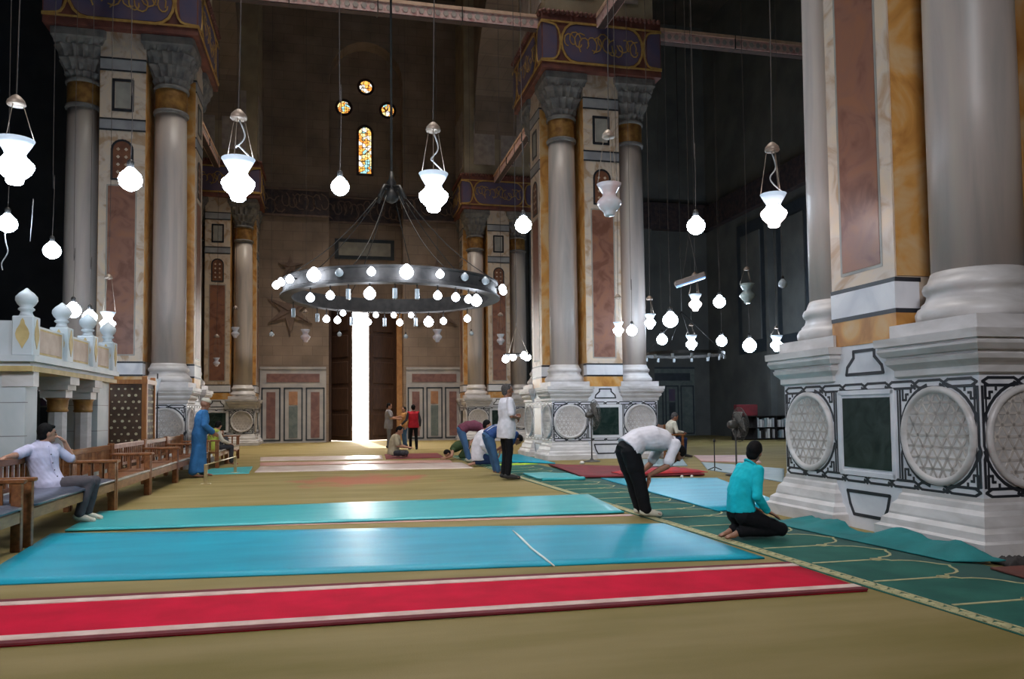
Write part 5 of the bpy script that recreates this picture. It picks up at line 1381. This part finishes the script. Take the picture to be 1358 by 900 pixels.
# worshippers in the row
person('man in a blue striped shirt and jeans bowing beside the standing man', pose_bow(.02), (3.34, 16.1, .012), math.radians(4), 1.0,
       dict(shirt=F('blueshirt'), sleeve='short', trousers=F('jeans'), hair='hair_black', skin='skin_tan', hem=.0, stripes=True, hipr=.108, leg=1.1), .012, 8)
person('man in a white shirt and navy trousers sitting on his heels between two bowing men', pose_kneel((1, .1, -.3), .16), (3.28, 18.9, .012), 0, 1.06,
       dict(shirt=F('white'), sleeve='long', trousers=F('navy'), hair='hair_black', hem=.16, loose=True), .013, 7)
person('man in a maroon shirt and blue jeans bowing at the end of the praying row', pose_bow(.03), (3.50, 20.5, .012), math.radians(-4), 1.04,
       dict(shirt=F('maroon'), sleeve='short', trousers=F('jeans'), hair='hair_black', hem=.0, hipr=.108, leg=1.1, shoes=F('cream'), shoename='sock'), .013, 11)
PJ = dict(P=(-.10, 0, .40), W=(.04, 0, .42), C=(.20, 0, .36), N=(.36, 0, .25), H=(.47, 0, .15), HF=(.3, 0, -1), SL=(.33, .18, .26), SR=(.33, -.18, .26), EL=(.36, .32, .10), ER=(.36, -.32, .10), WL=(.52, .22, .04), WR=(.52, -.22, .04), DL=(1, 0, 0), DR=(1, 0, 0),
          HL=(-.10, .09, .36), HR=(-.10, -.09, .36), KL=(.10, .11, .09), KR=(.10, -.11, .09), AL=(-.32, .09, .09), AR=(-.32, -.09, .09), TL=(-.46, .09, .04), TR=(-.46, -.09, .04))
person('man in dark olive clothes prostrating behind the bowing man in maroon', PJ, (3.62, 21.9, .012), math.radians(172), 1.0,
       dict(shirt=F('olive'), sleeve='none', trousers=F('olive'), hair='hair_black', hem=.05), .014, 12)
# people by the door
CJ = dict(P=(0, 0, .13), W=(.02, 0, .29), C=(.05, 0, .45), N=(.10, 0, .62), H=(.18, 0, .74), HF=(1, 0, -.75), SL=(.10, .185, .57), SR=(.10, -.185, .57), EL=(.16, .24, .32), ER=(.16, -.24, .32), WL=(.40, .10, .27), WR=(.40, -.08, .27), DL=(1, -.2, 0), DR=(1, .2, 0),
          HL=(.02, .09, .12), HR=(.02, -.09, .12), KL=(.33, .33, .12), KR=(.33, -.33, .12), AL=(.36, -.08, .07), AR=(.30, .08, .07), TL=(.28, -.24, .05), TR=(.24, .24, .05))
person('man in a beige shirt sitting cross-legged on the maroon rug', CJ, (1.75, 23.5, .02), math.radians(-12), 1.06,
       dict(shirt=F('beige'), sleeve='short', trousers=F('charcoal'), hair='hair_black', hem=.06, loose=True), .014, 13)
JG = pose_stand(); JG.update(EL=(.12, .22, 1.15), WL=(.36, .10, 1.18), ER=(.12, -.22, 1.15), WR=(.36, -.12, 1.10), DL=(1, -.2, .1), DR=(1, .1, 0), HF=(1, 0, -.4))
person('man in grey shirt and trousers standing by the door jamb', JG, (2.08, 30.2, 0), math.radians(-10), 1.0,
       dict(shirt=F('greyshirt'), sleeve='short', trousers=F('greypants'), hair='hair_black', hem=.2, loose=True, shoes='cloth_black'), .015, 14)
JR = pose_stand(False, .09); JR.update(EL=(.0, .27, 1.13), WL=(.12, .42, .97), DL=(.3, 1, -.6))
person('person in a red vest and black trousers walking towards the door', JR, (2.85, 28.5, 0), math.radians(95), .95,
       dict(shirt=F('red'), sleeve='none', sleeve2=F('charcoal'), trousers=F('black'), hair='hair_black', hem=.10, loose=True, shoes='cloth_black'), .015, 15)
person('person in jeans and a tan top standing just past the one in the red vest', pose_stand(), (2.78, 31.3, 0), math.radians(200), .92,
       dict(shirt=F('tan'), sleeve='long', trousers=F('jeans'), hair='hair_black', hem=.10, loose=True, shoes='cloth_black'), .015, 16)
# seated man in the aisle armchair
AJ = dict(P=(-.05, 0, .54), W=(-.06, 0, .70), C=(-.02, 0, .86), N=(.06, 0, 1.03), H=(.13, 0, 1.15), HF=(1, 0, -.6), SL=(.06, .185, .98), SR=(.06, -.185, .98), EL=(.10, .27, .74), ER=(.10, -.27, .74), WL=(.30, .16, .72), WR=(.30, -.14, .72),
          HL=(-.03, .09, .52), HR=(-.03, -.09, .52), KL=(.38, .11, .52), KR=(.38, -.11, .52), AL=(.36, .10, .10), AR=(.36, -.10, .10), TL=(.54, .11, .05), TR=(.54, -.11, .05))
person('grey-haired man in a white shirt seated in the wooden armchair', AJ, (ch.x, ch.y, .018), math.radians(-8), .97,
       dict(shirt=F('cream'), sleeve='long', trousers=F('navy'), hair='hair_grey', skin='skin_tan', hem=.06, shoes='cloth_black'), .014, 17)
# tiny figure outside in the glare
person('pale small figure standing outside in the glare of the doorway', pose_stand(), (1.95, 54.0, -.45), math.radians(-90), .8,
       dict(shirt=F('white'), sleeve='long', trousers=F('greypants'), hair='hair_black', hem=.2, shoes='cloth_black'), .02, 18)

grow_all()
bpy.data.scenes.remove(TMP)
